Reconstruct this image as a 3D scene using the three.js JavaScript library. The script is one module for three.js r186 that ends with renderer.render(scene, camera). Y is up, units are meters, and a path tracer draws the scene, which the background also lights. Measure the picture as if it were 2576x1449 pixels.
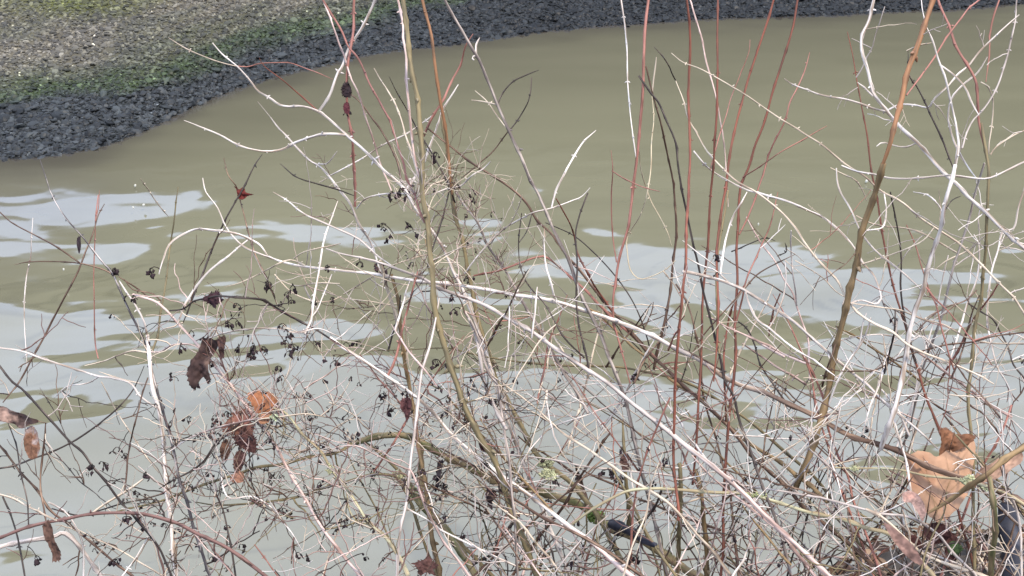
import * as THREE from 'three';
import { mergeGeometries } from 'three/addons/utils/BufferGeometryUtils.js';

// ---------- camera, sky, sun, exposure ----------
const CAM_Y = 2.2, PITCH = 24 * Math.PI / 180, TH = Math.tan(20 * Math.PI / 180), TV = TH * 9 / 16, PW = 2576, PH = 1449;
const scene = new THREE.Scene();
const camera = new THREE.PerspectiveCamera(2 * Math.atan(TV) * 180 / Math.PI, 16 / 9, 0.1, 400);
camera.position.set(0, CAM_Y, 0);
camera.lookAt(0, CAM_Y - Math.sin(PITCH), -Math.cos(PITCH));
camera.focus = 2.3; camera.userData.fStop = 32;
const SKY_W = 64, SKY_H = 64, skyData = new Float32Array(SKY_W * SKY_H * 4);
for (let j = 0; j < SKY_H; j++) for (let i = 0; i < SKY_W; i++) {
  const el = ((j + 0.5) / SKY_H - 0.5) * Math.PI, s = Math.max(0, Math.sin(el)), k = 1.04 + 0.37 * Math.pow(s, 0.8), o = (j * SKY_W + i) * 4;
  skyData[o] = k * 0.90; skyData[o + 1] = k * 1.055; skyData[o + 2] = k * 1.42; skyData[o + 3] = 1;
}
const sky = new THREE.DataTexture(skyData, SKY_W, SKY_H, THREE.RGBAFormat, THREE.FloatType);
sky.mapping = THREE.EquirectangularReflectionMapping; sky.magFilter = THREE.LinearFilter; sky.needsUpdate = true;
scene.background = sky; scene.environment = sky;
const sun = new THREE.DirectionalLight(0xfff0dc, 3.4);
sun.position.set(6, 16, 6); sun.castShadow = true; sun.shadow.radius = 12;
Object.assign(sun.shadow.camera, { left: -14, right: 14, top: 14, bottom: -14, near: 0.5, far: 60 });
sun.shadow.mapSize.set(2048, 2048);
scene.add(sun);
const renderer = new THREE.WebGLRenderer({ antialias: true });
renderer.setSize(1024, 576);
renderer.shadowMap.enabled = true;
renderer.toneMapping = THREE.LinearToneMapping;
renderer.toneMappingExposure = 1.8;

// ---------- helpers ----------
let seed = 20240229;
const rnd = () => { seed = (seed + 0x6D2B79F5) | 0; let t = Math.imul(seed ^ (seed >>> 15), 1 | seed); t = (t + Math.imul(t ^ (t >>> 7), 61 | t)) ^ t; return ((t ^ (t >>> 14)) >>> 0) / 4294967296; };
const rr = (a, b) => a + (b - a) * rnd(), V = (x, y, z) => new THREE.Vector3(x, y, z), mix = (a, b, t) => a + (b - a) * t;
const sstep = (a, b, x) => { const t = Math.min(1, Math.max(0, (x - a) / (b - a))); return t * t * (3 - 2 * t); };
const hash = (x, y, z) => { let h = Math.imul(x, 374761393) + Math.imul(y, 668265263) + Math.imul(z, 2147483647 ^ 0x5bd1e995); h = Math.imul(h ^ (h >>> 13), 1274126177); return ((h ^ (h >>> 16)) >>> 0) / 4294967296; };
function noise(x, y, z = 0) {
  const i = Math.floor(x), j = Math.floor(y), k = Math.floor(z), f = t => t * t * t * (t * (t * 6 - 15) + 10), u = f(x - i), v = f(y - j), w = f(z - k);
  const c = (a, b, d) => hash(i + a, j + b, k + d);
  return mix(mix(mix(c(0, 0, 0), c(1, 0, 0), u), mix(c(0, 1, 0), c(1, 1, 0), u), v), mix(mix(c(0, 0, 1), c(1, 0, 1), u), mix(c(0, 1, 1), c(1, 1, 1), u), v), w) * 2 - 1;
}
const fbm = (x, y, z = 0, n = 4) => { let s = 0, a = 0.5; for (let i = 0; i < n; i++) { s += a * noise(x, y, z + i * 7.3); x *= 2.03; y *= 2.03; z *= 2.03; a *= 0.5; } return s; };
const right = V(1, 0, 0), fwd = V(0, -Math.sin(PITCH), -Math.cos(PITCH)), upv = V(0, Math.cos(PITCH), -Math.sin(PITCH)), EYE = V(0, CAM_Y, 0);
// a place in the scene: how far right and down in the view, and how many metres away
const at = (x, y, d) => EYE.clone().addScaledVector(fwd, d).addScaledVector(right, (2 * x / PW - 1) * TH * d).addScaledVector(upv, (1 - 2 * y / PH) * TV * d);
const onWater = (x, y) => { const p = at(x, y, 1).sub(EYE); return EYE.clone().addScaledVector(p, -CAM_Y / p.y); };
const M_PER = 2 * TH / PW;
const used = new Map();
const numbered = n => { const k = used.get(n) || 0; used.set(n, k + 1); return k ? n + '_' + String(k).padStart(3, '0') : n; };
function tag(o, label, category, group, kind) { if (label) o.userData.label = label; if (category) o.userData.category = category; if (group) o.userData.group = group; if (kind) o.userData.kind = kind; return o; }
function mesh(name, geo, mat, parent = scene) { const m = new THREE.Mesh(geo, mat); m.name = parent === scene ? numbered(name) : name; m.castShadow = m.receiveShadow = true; parent.add(m); return m; }
const lin = (r, g, b) => new THREE.Color().setRGB(r, g, b);
function geoOf(pos, idx, col, uv) {
  const g = new THREE.BufferGeometry();
  g.setAttribute('position', new THREE.Float32BufferAttribute(pos, 3));
  if (col) g.setAttribute('color', new THREE.Float32BufferAttribute(col, 3));
  if (uv) g.setAttribute('uv', new THREE.Float32BufferAttribute(uv, 2));
  g.setIndex(idx); g.computeVertexNormals(); return g;
}

// ---------- the setting ----------
// the waterline of the far bank, as z for each x
const SHORE = [[-160, 402], [0, 396], [100, 394], [200, 380], [300, 354], [400, 312], [470, 272], [530, 241], [620, 212], [700, 189], [760, 170], [850, 150], [950, 131], [1100, 112], [1250, 93], [1400, 72], [1600, 58], [1800, 45], [2000, 39], [2200, 31], [2400, 20], [2576, 3]].map(([x, y]) => onWater(x, y));
function shoreZ(x) {
  const n = SHORE.length;
  if (x <= SHORE[0].x) return SHORE[0].z + 0.1 * (SHORE[0].x - x);
  for (let i = 1; i < n; i++) if (x <= SHORE[i].x) { const t = (x - SHORE[i - 1].x) / (SHORE[i].x - SHORE[i - 1].x); return mix(SHORE[i - 1].z, SHORE[i].z, t); }
  return SHORE[n - 1].z - 0.35 * (x - SHORE[n - 1].x);
}
const shoreS = x => { let s = 0; for (let k = -3; k <= 3; k++) s += shoreZ(x + k * 0.05); return s / 7 + 0.045 * fbm(x * 2.6, 3.3, 7, 4); };
const bankY = (x, t) => (t < 0 ? 0.34 * t : 0.21 * t) + 0.012 * fbm(x * 5, t * 5, 3, 4) * sstep(-0.05, 0.1, t) + 0.03 * fbm(x * 1.3, t * 1.3, 8, 2) * sstep(0, 0.5, t);
const WET = [0.015, 0.017, 0.017], ALGA = [0.024, 0.034, 0.013], DRY = [0.064, 0.056, 0.039], MOSS = [0.048, 0.052, 0.012];
function bankColor(x, t) {
  const n = 0.55 * fbm(x * 1.7, t * 2.4, 1, 4), m = 0.5 + 0.5 * fbm(x * 9, t * 9, 5, 3), tt = t + n - 0.06 * (x + 2);
  const a = sstep(0.36, 0.66, tt) * (0.75 + 0.25 * sstep(-0.2, 0.2, fbm(x * 4, t * 4, 44, 3))), b = sstep(0.66, 1.15, tt) * (0.72 + 0.28 * sstep(-0.25, 0.15, fbm(x * 2.5, t * 3, 55, 3))), c = sstep(1.62, 2.1, tt + 0.3 * n - 0.5 * sstep(-2.4, -1.5, x));
  const wk = 1 - 0.55 * sstep(-1.6, 0.6, x); return [0, 1, 2].map(i => mix(mix(mix(WET[i] * wk, ALGA[i], a), DRY[i], b), MOSS[i], c) * (0.75 + 0.5 * m)).concat(b, a);  // wet stones coloured darker rightwards, standing in for dark reflections
}
{
  const pos = [], col = [], idx = [], nx = 360, nt = 150, x0 = -7, x1 = 8;
  for (let j = 0; j <= nt; j++) for (let i = 0; i <= nx; i++) {
    const x = mix(x0, x1, i / nx), t = j < 100 ? mix(-0.9, 2.6, j / 100) : mix(2.6, 9, (j - 100) / 50), c = bankColor(x, t), k = t < 0 ? 0.8 : 1;
    pos.push(x, bankY(x, t), shoreS(x) - t); col.push(c[0] * k, c[1] * k, c[2] * k);
    if (i < nx && j < nt) { const a = j * (nx + 1) + i, b = a + nx + 1; idx.push(a, a + 1, b, a + 1, b + 1, b); }
  }
  tag(mesh('river_bank', geoOf(pos, idx, col), new THREE.MeshPhysicalMaterial({ vertexColors: true, roughness: 0.8, specularIntensity: 0.2 })), 'sloping far bank of dark wet gravel with a green algae band', null, null, 'structure');
}
{ // high grassed embankment behind the far bank, mirrored in the upper half of the water
  const pos = [], col = [], idx = [], nx = 120, nt = 40;
  for (let j = 0; j <= nt; j++) for (let i = 0; i <= nx; i++) {
    const x = mix(-60, 60, i / nx), v = j / nt, z = v < 0.7 ? mix(-10.5, -20, v / 0.7) : mix(-20, -90, (v - 0.7) / 0.3), h = mix(0.2, 6.9, sstep(-9, -20.5, z)) + 0.25 * fbm(x * 0.25, z * 0.3, 2, 3), k = 0.7 + 0.6 * (0.5 + 0.5 * fbm(x, z, 4, 3));
    pos.push(x, h - (z > -13 ? 1.2 : 0), z); col.push(0.050 * k, 0.052 * k, 0.026 * k);
    if (i < nx && j < nt) { const a = j * (nx + 1) + i, b = a + nx + 1; idx.push(a, a + 1, b, a + 1, b + 1, b); }
  }
  tag(mesh('hills', geoOf(pos, idx, col), new THREE.MeshStandardMaterial({ vertexColors: true, roughness: 1 })), 'high grassed embankment behind the far gravel bank', null, null, 'structure');
}
{ // the near bank under the shrubs
  const pos = [], col = [], idx = [], nx = 160, nt = 60;
  for (let j = 0; j <= nt; j++) for (let i = 0; i <= nx; i++) {
    const x = mix(-9, 9, i / nx), z = mix(-2.95, 8, Math.pow(j / nt, 1.6)), y = (z < -0.8 ? mix(-0.12, 0.5, (z + 2.95) / 2.15) : mix(0.5, 0.62, sstep(-0.8, 0.5, z))) + 0.03 * fbm(x * 4, z * 4, 9, 3) + 0.61 * sstep(0.1, 0.8, x) * Math.exp(-Math.pow((z + 2.15) / 0.5, 2)), k = 0.6 + 0.8 * (0.5 + 0.5 * fbm(x * 6, z * 6, 4, 3));
    pos.push(x, y, z); col.push(0.034 * k, 0.026 * k, 0.018 * k);  // earth colour lowered to carry shadow under the tangle
    if (i < nx && j < nt) { const a = j * (nx + 1) + i, b = a + nx + 1; idx.push(a, b, a + 1, a + 1, b, b + 1); }
  }
  tag(mesh('ground', geoOf(pos, idx, col), new THREE.MeshStandardMaterial({ vertexColors: true, roughness: 0.95 })), 'brown earth of the near bank', null, null, 'structure');
}
{ // muddy water: slow swells whose slopes mirror either the sky or the embankment
  // [x, y, half width, half height, slope] of swells, as seen; each becomes a tilt of the surface at its place on the river
  const swells = [[210, 800, 420, 95, 0.75], [95, 515, 200, 62, 1], [330, 512, 140, 30, 0.8], [470, 490, 42, 17, 0.9], [520, 515, 70, 9, 0.7], [90, 622, 190, 50, 0.85], [250, 632, 90, 22, 0.8], [495, 597, 120, 36, 0.8], [735, 590, 110, 40, 0.75], [850, 620, 120, 60, 0.6], [640, 705, 110, 24, 0.5], [1255, 585, 70, 45, 0.9], [1355, 470, 38, 24, 1.2], [1492, 580, 50, 18, 0.9], [980, 590, 90, 50, 0.7],
    [1650, 690, 160, 60, 0.6], [1850, 690, 190, 70, 0.8], [2010, 740, 130, 70, 0.6], [2190, 742, 100, 40, 0.6], [2490, 715, 130, 20, 0.7], [2530, 785, 110, 26, 0.7], [2200, 880, 120, 50, 0.4], [358, 560, 22, 9, 0.8], [62, 706, 36, 10, 0.7], [2545, 632, 30, 8, 0.9], [2400, 660, 50, 8, 0.6],
    [1280, 820, 170, 60, -0.8], [1130, 700, 110, 40, -0.6], [2080, 815, 190, 24, -0.55], [2350, 830, 150, 26, -0.6], [1500, 880, 150, 30, -0.5], [2330, 640, 160, 40, -0.4], [950, 740, 120, 26, -0.4], [180, 960, 460, 170, 0.6], [1800, 1010, 560, 120, 0.6], [2420, 1010, 260, 110, 0.5], [760, 900, 260, 90, 0.4]];
  const ell = swells.map(([x, y, rx, ry, k]) => { const c = onWater(x, y), e = onWater(x + rx, y), f = onWater(x, y - ry), n = onWater(x, y + ry); return { x: c.x, z: c.z, rx: Math.abs(e.x - c.x), rz: Math.abs(f.z - n.z) / 2, k }; });
  const tilt = (x, z) => {
    const q = 1.5, wx = x + 0.16 * fbm(x * q, z * q * 1.5, 1, 4) + 0.10 * fbm(x * 4, z * 9, 14, 3), wz = z + 0.16 * fbm(x * q * 0.8, z * q * 2, 6, 4) + 0.07 * fbm(x * 3.5, z * 8, 17, 3);
    let a = 0;
    for (const e of ell) { const dx = (wx - e.x) / e.rx, dz = (wz - e.z) / e.rz, d = dx * dx + dz * dz; if (d < 4) a += e.k * 0.075 * Math.exp(-d * d * 0.55); }
    const nearAmt = sstep(-5.6, -4.2, z), far = 1 - sstep(-6.4, -5.2, z);
    const w1 = fbm(x * 0.9, z * 2.2, 3, 3), w2 = fbm(wx * 2.2 + 1.5 * w1, wz * 4.5 + 2 * w1, 9, 4);
    a += w1 * mix(0.03, 0.30, nearAmt) * (1 - 0.8 * far) + w2 * 0.24 * nearAmt + 0.055 * fbm(wx * 6 + 2 * w1, wz * 20, 2, 3) * (1 - 0.6 * far);
    return a * sstep(0.0, 0.5, z - shoreS(x));
  };
  const nx = 420, nz = 560, h = new Float32Array((nx + 1) * (nz + 1)), pos = [], col = [], idx = [];
  const zs = []; for (let j = 0; j <= nz; j++) zs.push(-11.5 * Math.pow(2.55 / 11.5, j / nz));
  const prev = (o, i) => i < 2 || i > nx - 2 ? h[o] : 0.3 * h[o] + 0.2 * (h[o - 1] + h[o + 1]) + 0.15 * (h[o - 2] + h[o + 2]);
  for (let j = 0; j <= nz; j++) for (let i = 0; i <= nx; i++) {
    const z = zs[j], x = (i / nx * 2 - 1) * (0.75 - 0.46 * z), o = j * (nx + 1) + i, sd = z - shoreS(x);
    h[o] = j ? 0.985 * prev(o - nx - 1, i) - tilt(x, z) * (z - zs[j - 1]) : 0;
    const b = 0.5 + 0.5 * fbm(x * 0.8, z * 1.4, 12, 3), s = sstep(-0.4, 2.8, sd) * 0.58 + 0.42 * sstep(-0.02, 0.55, sd + 0.22 * fbm(x * 3, z * 6, 5, 4)), q1 = fbm(x * 1.1, z * 2.0, 21, 3), q2 = Math.abs(fbm(x * 1.7 + 2.6 * q1, z * 2.6 + 2.6 * fbm(x * 1.0, z * 1.7, 31, 3), 27, 3)), k = 0.90 + 0.16 * b + 0.10 * fbm(x * 1.2 + 1.5 * q1, z * 7, 33, 4) - 0.20 * sstep(-6.6, -4.8, z) * (1 - sstep(0.0, 0.09, q2)) * sstep(-0.25, 0.2, q1 + 0.1);  // k also carries painted swirls that stand in for reflection lines
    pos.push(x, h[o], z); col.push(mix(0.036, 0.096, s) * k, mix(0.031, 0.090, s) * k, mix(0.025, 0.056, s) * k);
    if (i < nx && j < nz) { const a = o, c = a + nx + 1; idx.push(a, c, a + 1, a + 1, c, c + 1); }
  }
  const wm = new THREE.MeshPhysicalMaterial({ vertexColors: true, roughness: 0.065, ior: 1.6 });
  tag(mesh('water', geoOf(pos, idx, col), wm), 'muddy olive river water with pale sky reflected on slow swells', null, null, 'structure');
  const far = new THREE.PlaneGeometry(140, 30); far.rotateX(-Math.PI / 2); far.translate(0, -0.09, -15.2);
  tag(mesh('water', far, new THREE.MeshStandardMaterial({ color: lin(0.096, 0.090, 0.056), roughness: 0.03 })), 'muddy river water outside the view', null, null, 'structure');
}
{ // gravel: beyond counting
  const variants = [0, 1, 2].map(v => { const g = new THREE.IcosahedronGeometry(1, 1), p = g.attributes.position; for (let i = 0; i < p.count; i++) { const a = V().fromBufferAttribute(p, i), k = 1 + 0.32 * noise(a.x * 1.4 + v * 9, a.y * 1.4, a.z * 1.4); p.setXYZ(i, a.x * k, a.y * k * 0.62, a.z * k); } g.computeVertexNormals(); return g; });
  const lists = { wet: [[], [], []], dry: [[], [], []] }, q = new THREE.Quaternion(), e = new THREE.Euler();
  for (let n = 0; n < 130000; n++) {
    const x = rr(-3.9, 4.6), t = -0.09 + 2.55 * Math.pow(rnd(), 1.15), z = shoreS(x) - t, p = V(x, bankY(x, t), z), d = p.clone().sub(EYE);
    if (Math.abs(d.x / d.dot(fwd)) > TH * 1.12 || d.dot(upv) / d.dot(fwd) > TV * 1.16) continue;
    const c = bankColor(x, t), dry = c[3] > rr(0.2, 0.8), s = (rnd() < 0.06 ? rr(0.011, 0.019) : rr(0.004, 0.011)) * (t < 0.6 ? 1.3 : 0.95), sp = rnd() < 0.012, br = sp ? rr(3, 8) : rr(0.2, 1) * rr(0.6, 2.6), gy = rr(0, 0.35);
    const cc = c.slice(0, 3).map(v => v * br), l = (cc[0] + cc[1] + cc[2]) / 3;
    p.y += s * rr(-0.1, 0.35) + (t < 0.02 ? 0.012 * rnd() : 0);
    q.setFromEuler(e.set(rr(-0.5, 0.5) + 0.2, rr(0, 6.3), rr(-0.5, 0.5)));
    lists[dry ? 'dry' : 'wet'][n % 3].push([new THREE.Matrix4().compose(p, q, V(s * rr(0.8, 1.5), s * rr(0.6, 1), s * rr(0.8, 1.3)).multiplyScalar(sp ? 0.6 : 1)), lin(...cc.map(v => Math.min(0.75, mix(v, l, gy))))]);
  }
  const bm = { wet: new THREE.MeshPhysicalMaterial({ roughness: 0.5, specularIntensity: 0.32 }), dry: new THREE.MeshStandardMaterial({ roughness: 0.9 }) };
  for (const k of ['wet', 'dry']) {
    const g = new THREE.Group(); g.name = k === 'wet' ? 'wet_gravel' : 'dry_gravel'; scene.add(g);
    tag(g, k === 'wet' ? 'dark wet blue-grey gravel and green algae along the far waterline' : 'dry brown-grey gravel higher up the far bank', 'gravel', null, 'stuff');
    lists[k].forEach((L, v) => {
      const im = new THREE.InstancedMesh(variants[v], bm[k], L.length); im.name = 'gravel'; im.userData.kind = 'stuff';
      L.forEach(([m, c], i) => { im.setMatrixAt(i, m); im.setColorAt(i, c); }); im.castShadow = im.receiveShadow = true; g.add(im);
    });
  }
}

// ---------- bare stems ----------
const bark = new THREE.MeshPhysicalMaterial({ vertexColors: true, roughness: 0.6, specularIntensity: 0.4 });
const budMat = new THREE.MeshStandardMaterial({ vertexColors: true, roughness: 0.6 });
// bark: [main colour, second colour of its streaks and scars, share of the second]
const KIND = {
  white: [[0.46, 0.41, 0.36], [0.19, 0.14, 0.10], 0.40], pale: [[0.40, 0.33, 0.245], [0.18, 0.13, 0.09], 0.38], yellow: [[0.36, 0.30, 0.20], [0.2, 0.15, 0.09], 0.35],
  pink: [[0.40, 0.30, 0.255], [0.19, 0.12, 0.095], 0.42], rose: [[0.235, 0.102, 0.076], [0.13, 0.055, 0.038], 0.45], red: [[0.135, 0.044, 0.026], [0.075, 0.028, 0.017], 0.45],
  orange: [[0.165, 0.078, 0.034], [0.10, 0.052, 0.024], 0.4], tan: [[0.17, 0.112, 0.052], [0.10, 0.068, 0.034], 0.4], olive: [[0.135, 0.104, 0.050], [0.08, 0.065, 0.035], 0.4],
  brown: [[0.058, 0.032, 0.020], [0.20, 0.13, 0.085], 0.22], dark: [[0.022, 0.015, 0.012], [0.12, 0.09, 0.07], 0.16], black: [[0.014, 0.011, 0.010], [0.06, 0.045, 0.035], 0.2],
  plum: [[0.115, 0.062, 0.050], [0.08, 0.042, 0.034], 0.4],
  greybrown: [[0.095, 0.074, 0.062], [0.34, 0.28, 0.23], 0.36], coal: [[0.012, 0.013, 0.020], [0.045, 0.045, 0.055], 0.35],
  grey: [[0.33, 0.28, 0.24], [0.14, 0.11, 0.09], 0.4], patchy: [[0.05, 0.042, 0.042], [0.50, 0.44, 0.39], 0.30], lichen: [[0.22, 0.175, 0.10], [0.33, 0.32, 0.20], 0.36], mossy: [[0.150, 0.112, 0.058], [0.075, 0.078, 0.030], 0.38],
};
// a round, slightly knobbly stem through the points P with radii R; nodes (swellings) every gap metres
function stemGeo(P, R, kind, sides = 7, gap = 0.045, step = 0.009, rough = 1) {
  const curve = new THREE.CatmullRomCurve3(P, false, 'centripetal'), L = curve.getLength(), n = Math.max(3, Math.min(260, Math.ceil(L / step)));
  const pos = [], col = [], idx = [], [kA, kB = kA] = kind.split('>'), [c0A, c1A, share] = KIND[kA], [c0B, c1B] = KIND[kB], ph = rnd() * 50, T = V(), N = V(0.3, 0.2, 1), B = V(), at2 = V();
  const nodes = []; for (let s = gap * rr(0.4, 1); s < L - gap * 0.3; s += gap * rr(0.7, 1.35)) nodes.push(s);
  const tone = rr(0.85, 1.15), frames = [], kinks = [0, ...nodes, L].map((s, i, a) => [s, i && i < a.length - 1 ? rr(-1, 1) : 0, i && i < a.length - 1 ? rr(-1, 1) : 0]); let kn = 0;
  for (let i = 0; i <= n; i++) {
    const u = i / n, s = u * L; curve.getPointAt(u, at2); curve.getTangentAt(u, T);
    N.addScaledVector(T, -N.dot(T)).normalize(); B.crossVectors(T, N);
    const f = u * (R.length - 1), k = Math.min(R.length - 2, Math.floor(f)); let r = mix(R[k], R[k + 1], f - k), sw = 0;
    for (const m of nodes) { const d = (s - m) / (r * 1.1 + 0.0012); if (Math.abs(d) < 2.5) sw = Math.max(sw, Math.exp(-d * d)); }
    r *= 1 + 0.42 * sw + 0.10 * noise(s * 60, ph);
    const wob = r * 0.35 * rough; while (kn < kinks.length - 2 && s > kinks[kn + 1][0]) kn++;
    const kt = (s - kinks[kn][0]) / (kinks[kn + 1][0] - kinks[kn][0]), ka = Math.min(0.0021, r * 0.9) * rough; at2.addScaledVector(N, ka * mix(kinks[kn][1], kinks[kn + 1][1], kt)).addScaledVector(B, ka * mix(kinks[kn][2], kinks[kn + 1][2], kt));
    frames.push([at2.clone(), T.clone(), N.clone(), B.clone(), r]);
    for (let j = 0; j < sides; j++) {
      const a = j / sides * Math.PI * 2, ca = Math.cos(a), sa = Math.sin(a), rj = r * (1 + 0.10 * noise(ca * 2 + ph, sa * 2, s * 70));
      pos.push(at2.x + (N.x * ca + B.x * sa) * rj + wob * noise(s * 18, ph + 3), at2.y + (N.y * ca + B.y * sa) * rj + wob * noise(s * 18, ph + 9), at2.z + (N.z * ca + B.z * sa) * rj);
      const e = 0.5 + 0.5 * fbm(ca * 1.3 + ph, sa * 1.3, s * 26, 3) * 1.8, w = sstep(1 - share - 0.16, 1 - share + 0.16, e), g = tone * (0.82 + 0.36 * (0.5 + 0.5 * noise(ca * 3 + ph, sa * 3, s * 220))) * (1 - 0.35 * sw * (e > 0.5 ? 1 : 0.2));
      const to = kA === kB ? 0 : sstep(0.5, 0.72, u + 0.06 * noise(s * 25, ph)); for (let c = 0; c < 3; c++) col.push(mix(mix(c0A[c], c0B[c], to), mix(c1A[c], c1B[c], to), w) * g);
      if (i < n) { const p = i * sides + j, q = i * sides + (j + 1) % sides; idx.push(p, p + sides, q, q, p + sides, q + sides); }
    }
  }
  for (const [i, flip] of [[0, 1], [n, 0]]) { const c = pos.length / 3, F = frames[i]; pos.push(F[0].x, F[0].y, F[0].z); col.push(...(i ? c0B : c0A)); for (let j = 0; j < sides; j++) { const p = i * sides + j, q = i * sides + (j + 1) % sides; flip ? idx.push(c, p, q) : idx.push(c, q, p); } }
  const g = geoOf(pos, idx, col); g.userData = { frames, nodes, L, n }; return g;
}
const budProto = (() => { const g = new THREE.LatheGeometry([[0, 0], [0.45, 0.15], [0.5, 0.5], [0.3, 1.1], [0, 1.5]].map(([x, y]) => new THREE.Vector2(x, y)), 5); g.deleteAttribute('uv'); return g; })();
const podProto = [0, 1, 2].map(v => { const g = new THREE.LatheGeometry([[0.0, 0], [0.14, -0.2], [0.34, -0.5], [0.36, -0.95], [0.24, -1.4], [0.09, -1.8], [0, -1.95]].map(([x, y]) => new THREE.Vector2(x, y)), 7); g.deleteAttribute('uv'); const p = g.attributes.position; for (let i = 0; i < p.count; i++) { const k = 1 + 0.9 * noise(p.getX(i) * 3 + v * 5, p.getY(i) * 3, p.getZ(i) * 3); p.setX(i, p.getX(i) * k); p.setZ(i, p.getZ(i) * k); } g.computeVertexNormals(); return g; });
const tint = (g, c) => { const n = g.attributes.position.count, a = new Float32Array(n * 3); for (let i = 0; i < n; i++) a.set(c, i * 3); g.setAttribute('color', new THREE.BufferAttribute(a, 3)); return g; };
const Q = new THREE.Quaternion(), YUP = V(0, 1, 0);
const putAt = (g, p, dir, s) => { g.applyMatrix4(new THREE.Matrix4().compose(p, Q.setFromUnitVectors(YUP, dir), s)); return g; };
function budsGeo(geo, kind, chance, size) { // a pair of buds on opposite sides of a node
  const { frames, nodes, L, n } = geo.userData, out = [], [c0] = KIND[kind.split('>')[0]];
  let side = rr(0, 6.3);
  for (const s of nodes) {
    if (rnd() > chance) { side += Math.PI / 2; continue; }
    const [p, T, N, B, r] = frames[Math.round(s / L * n)], b = Math.max(r * 1.1, size) * rr(0.7, 1.15); side += Math.PI / 2 + rr(-0.3, 0.3);
    for (const h of rnd() < 0.7 ? [0, Math.PI] : [rr(0, 3)]) {
      const d = N.clone().multiplyScalar(Math.cos(side + h)).addScaledVector(B, Math.sin(side + h)), dir = d.clone().addScaledVector(T, rr(0.2, 1.0)).normalize(), k = rr(0.7, 1.15);
      out.push(tint(putAt(budProto.clone(), p.clone().addScaledVector(d, r * 0.7), dir, V(b, b * rr(1, 1.5), b)), c0.map(v => Math.min(0.7, v * k))));
    }
  }
  return out.length ? mergeGeometries(out) : null;
}
const samples = []; // [x, y, depth, owner, radius] along every stem, to root twigs on and to join ends to
const PROJ = p => { const d = p.clone().sub(EYE), z = d.dot(fwd); return [(d.dot(right) / z / TH + 1) * PW / 2, (1 - d.dot(upv) / z / TV) * PH / 2, z]; };
function nearest(x, y, within, owner) { let b = null, bd = within; for (const s of samples) { if (owner && s[3] !== owner) continue; const d = Math.hypot(s[0] - x, s[1] - y); if (d < bd) { bd = d; b = s; } } return b; }
let cur = null, depthTurn = 0;
function trace(kind, w0, w1, d0, d1, pts, owner, parent) {
  const P = []; let n = pts.length / 2;
  const q = []; for (let i = 0; i < n; i++) q.push([pts[2 * i], pts[2 * i + 1]]);
  const grow = (a, b) => { // stems that leave the view go on beyond it
    const m = a[1] >= 1435 ? 430 : a[1] <= 4 ? 330 : a[0] <= 4 || a[0] >= 2570 ? 240 : 0; if (!m) return null;
    const dx = a[0] - b[0], dy = a[1] - b[1], l = Math.hypot(dx, dy) || 1; return [a[0] + dx / l * m, a[1] + dy / l * m];
  };
  const e0 = grow(q[0], q[1]), e1 = grow(q[n - 1], q[n - 2]); if (e0) q.unshift(e0); if (e1) q.push(e1);
  else if (w1 > 8 && q[n - 1][1] > 640 && !nearest(...q[n - 1], 14, owner) && !owner) { const a = q[q.length - 1], b = q[q.length - 2], k = Math.max(-1.6, Math.min(1.6, (a[0] - b[0]) / Math.max(20, a[1] - b[1]))); q.push([a[0] + k * 0.6 * (1700 - a[1]) / 2, (a[1] + 1700) / 2], [a[0] + k * 0.75 * (1700 - a[1]), 1800]); }
  n = q.length;
  if (!e0) { const s = nearest(...q[0], 14, owner); if (s) d0 = s[2]; } if (!e1) { const s = nearest(...q[n - 1], 14, owner); if (s) d1 = s[2]; }
  const loose0 = !e0 && !nearest(...q[0], 14, owner), loose1 = !e1 && !nearest(...q[n - 1], 14, owner); let len = [0]; for (let i = 1; i < n; i++) len.push(len[i - 1] + Math.hypot(q[i][0] - q[i - 1][0], q[i][1] - q[i - 1][1]));
  const L = len[n - 1], ph = rnd() * 40;
  for (let i = 0; i < n; i++) { const u = len[i] / L, env = Math.sin(Math.PI * u); P.push(at(...q[i], mix(d0, d1, u) + env * 0.10 * noise(u * 3, ph) * Math.min(1, L / 500))); }
  const k = M_PER / 2, R = []; for (let i = 0; i <= 8; i++) R.push(mix(w0, w1, i / 8) * 0.92 * k * mix(d0, d1, i / 8));
  if (loose0) { R[0] *= 0.5; R[1] *= 0.85; } if (loose1) { R[8] *= 0.5; R[7] *= 0.85; }
  const geo = stemGeo(P, R, kind, Math.max(w0, w1) > 11 ? 10 : Math.max(w0, w1) > 5 ? 7 : 5, rr(0.035, 0.06), 0.009);
  const group = parent || owner;
  for (let i = 0; i < geo.userData.frames.length; i++) { const F = geo.userData.frames[i], [x, y, z] = PROJ(F[0]); samples.push([x, y, z, group, F[4], F[0], F[1]]); }
  return geo;
}
const addBuds = (geo, kind, chance, size, parent) => { const b = budsGeo(geo, kind, chance, size); if (b) tag(mesh('bud', b, budMat, parent), null, null, null, 'stuff'); };
// S: a stem of its own, [label, bark, width at its first and last point, depth at both, points as seen in the view]
function S(label, kind, w0, w1, d0, d1, pts, buds = 0.45, name = 'bare_branch', category = 'branch') {
  const g = new THREE.Group(); g.name = numbered(name); scene.add(g); tag(g, label, category);
  const geo = trace(kind, w0, w1, d0, d1, pts, null, g);
  mesh('shoot', geo, bark, g); addBuds(geo, kind, Math.min(1, buds * 1.35), 0.0022, g); cur = g; return g;
}
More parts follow.
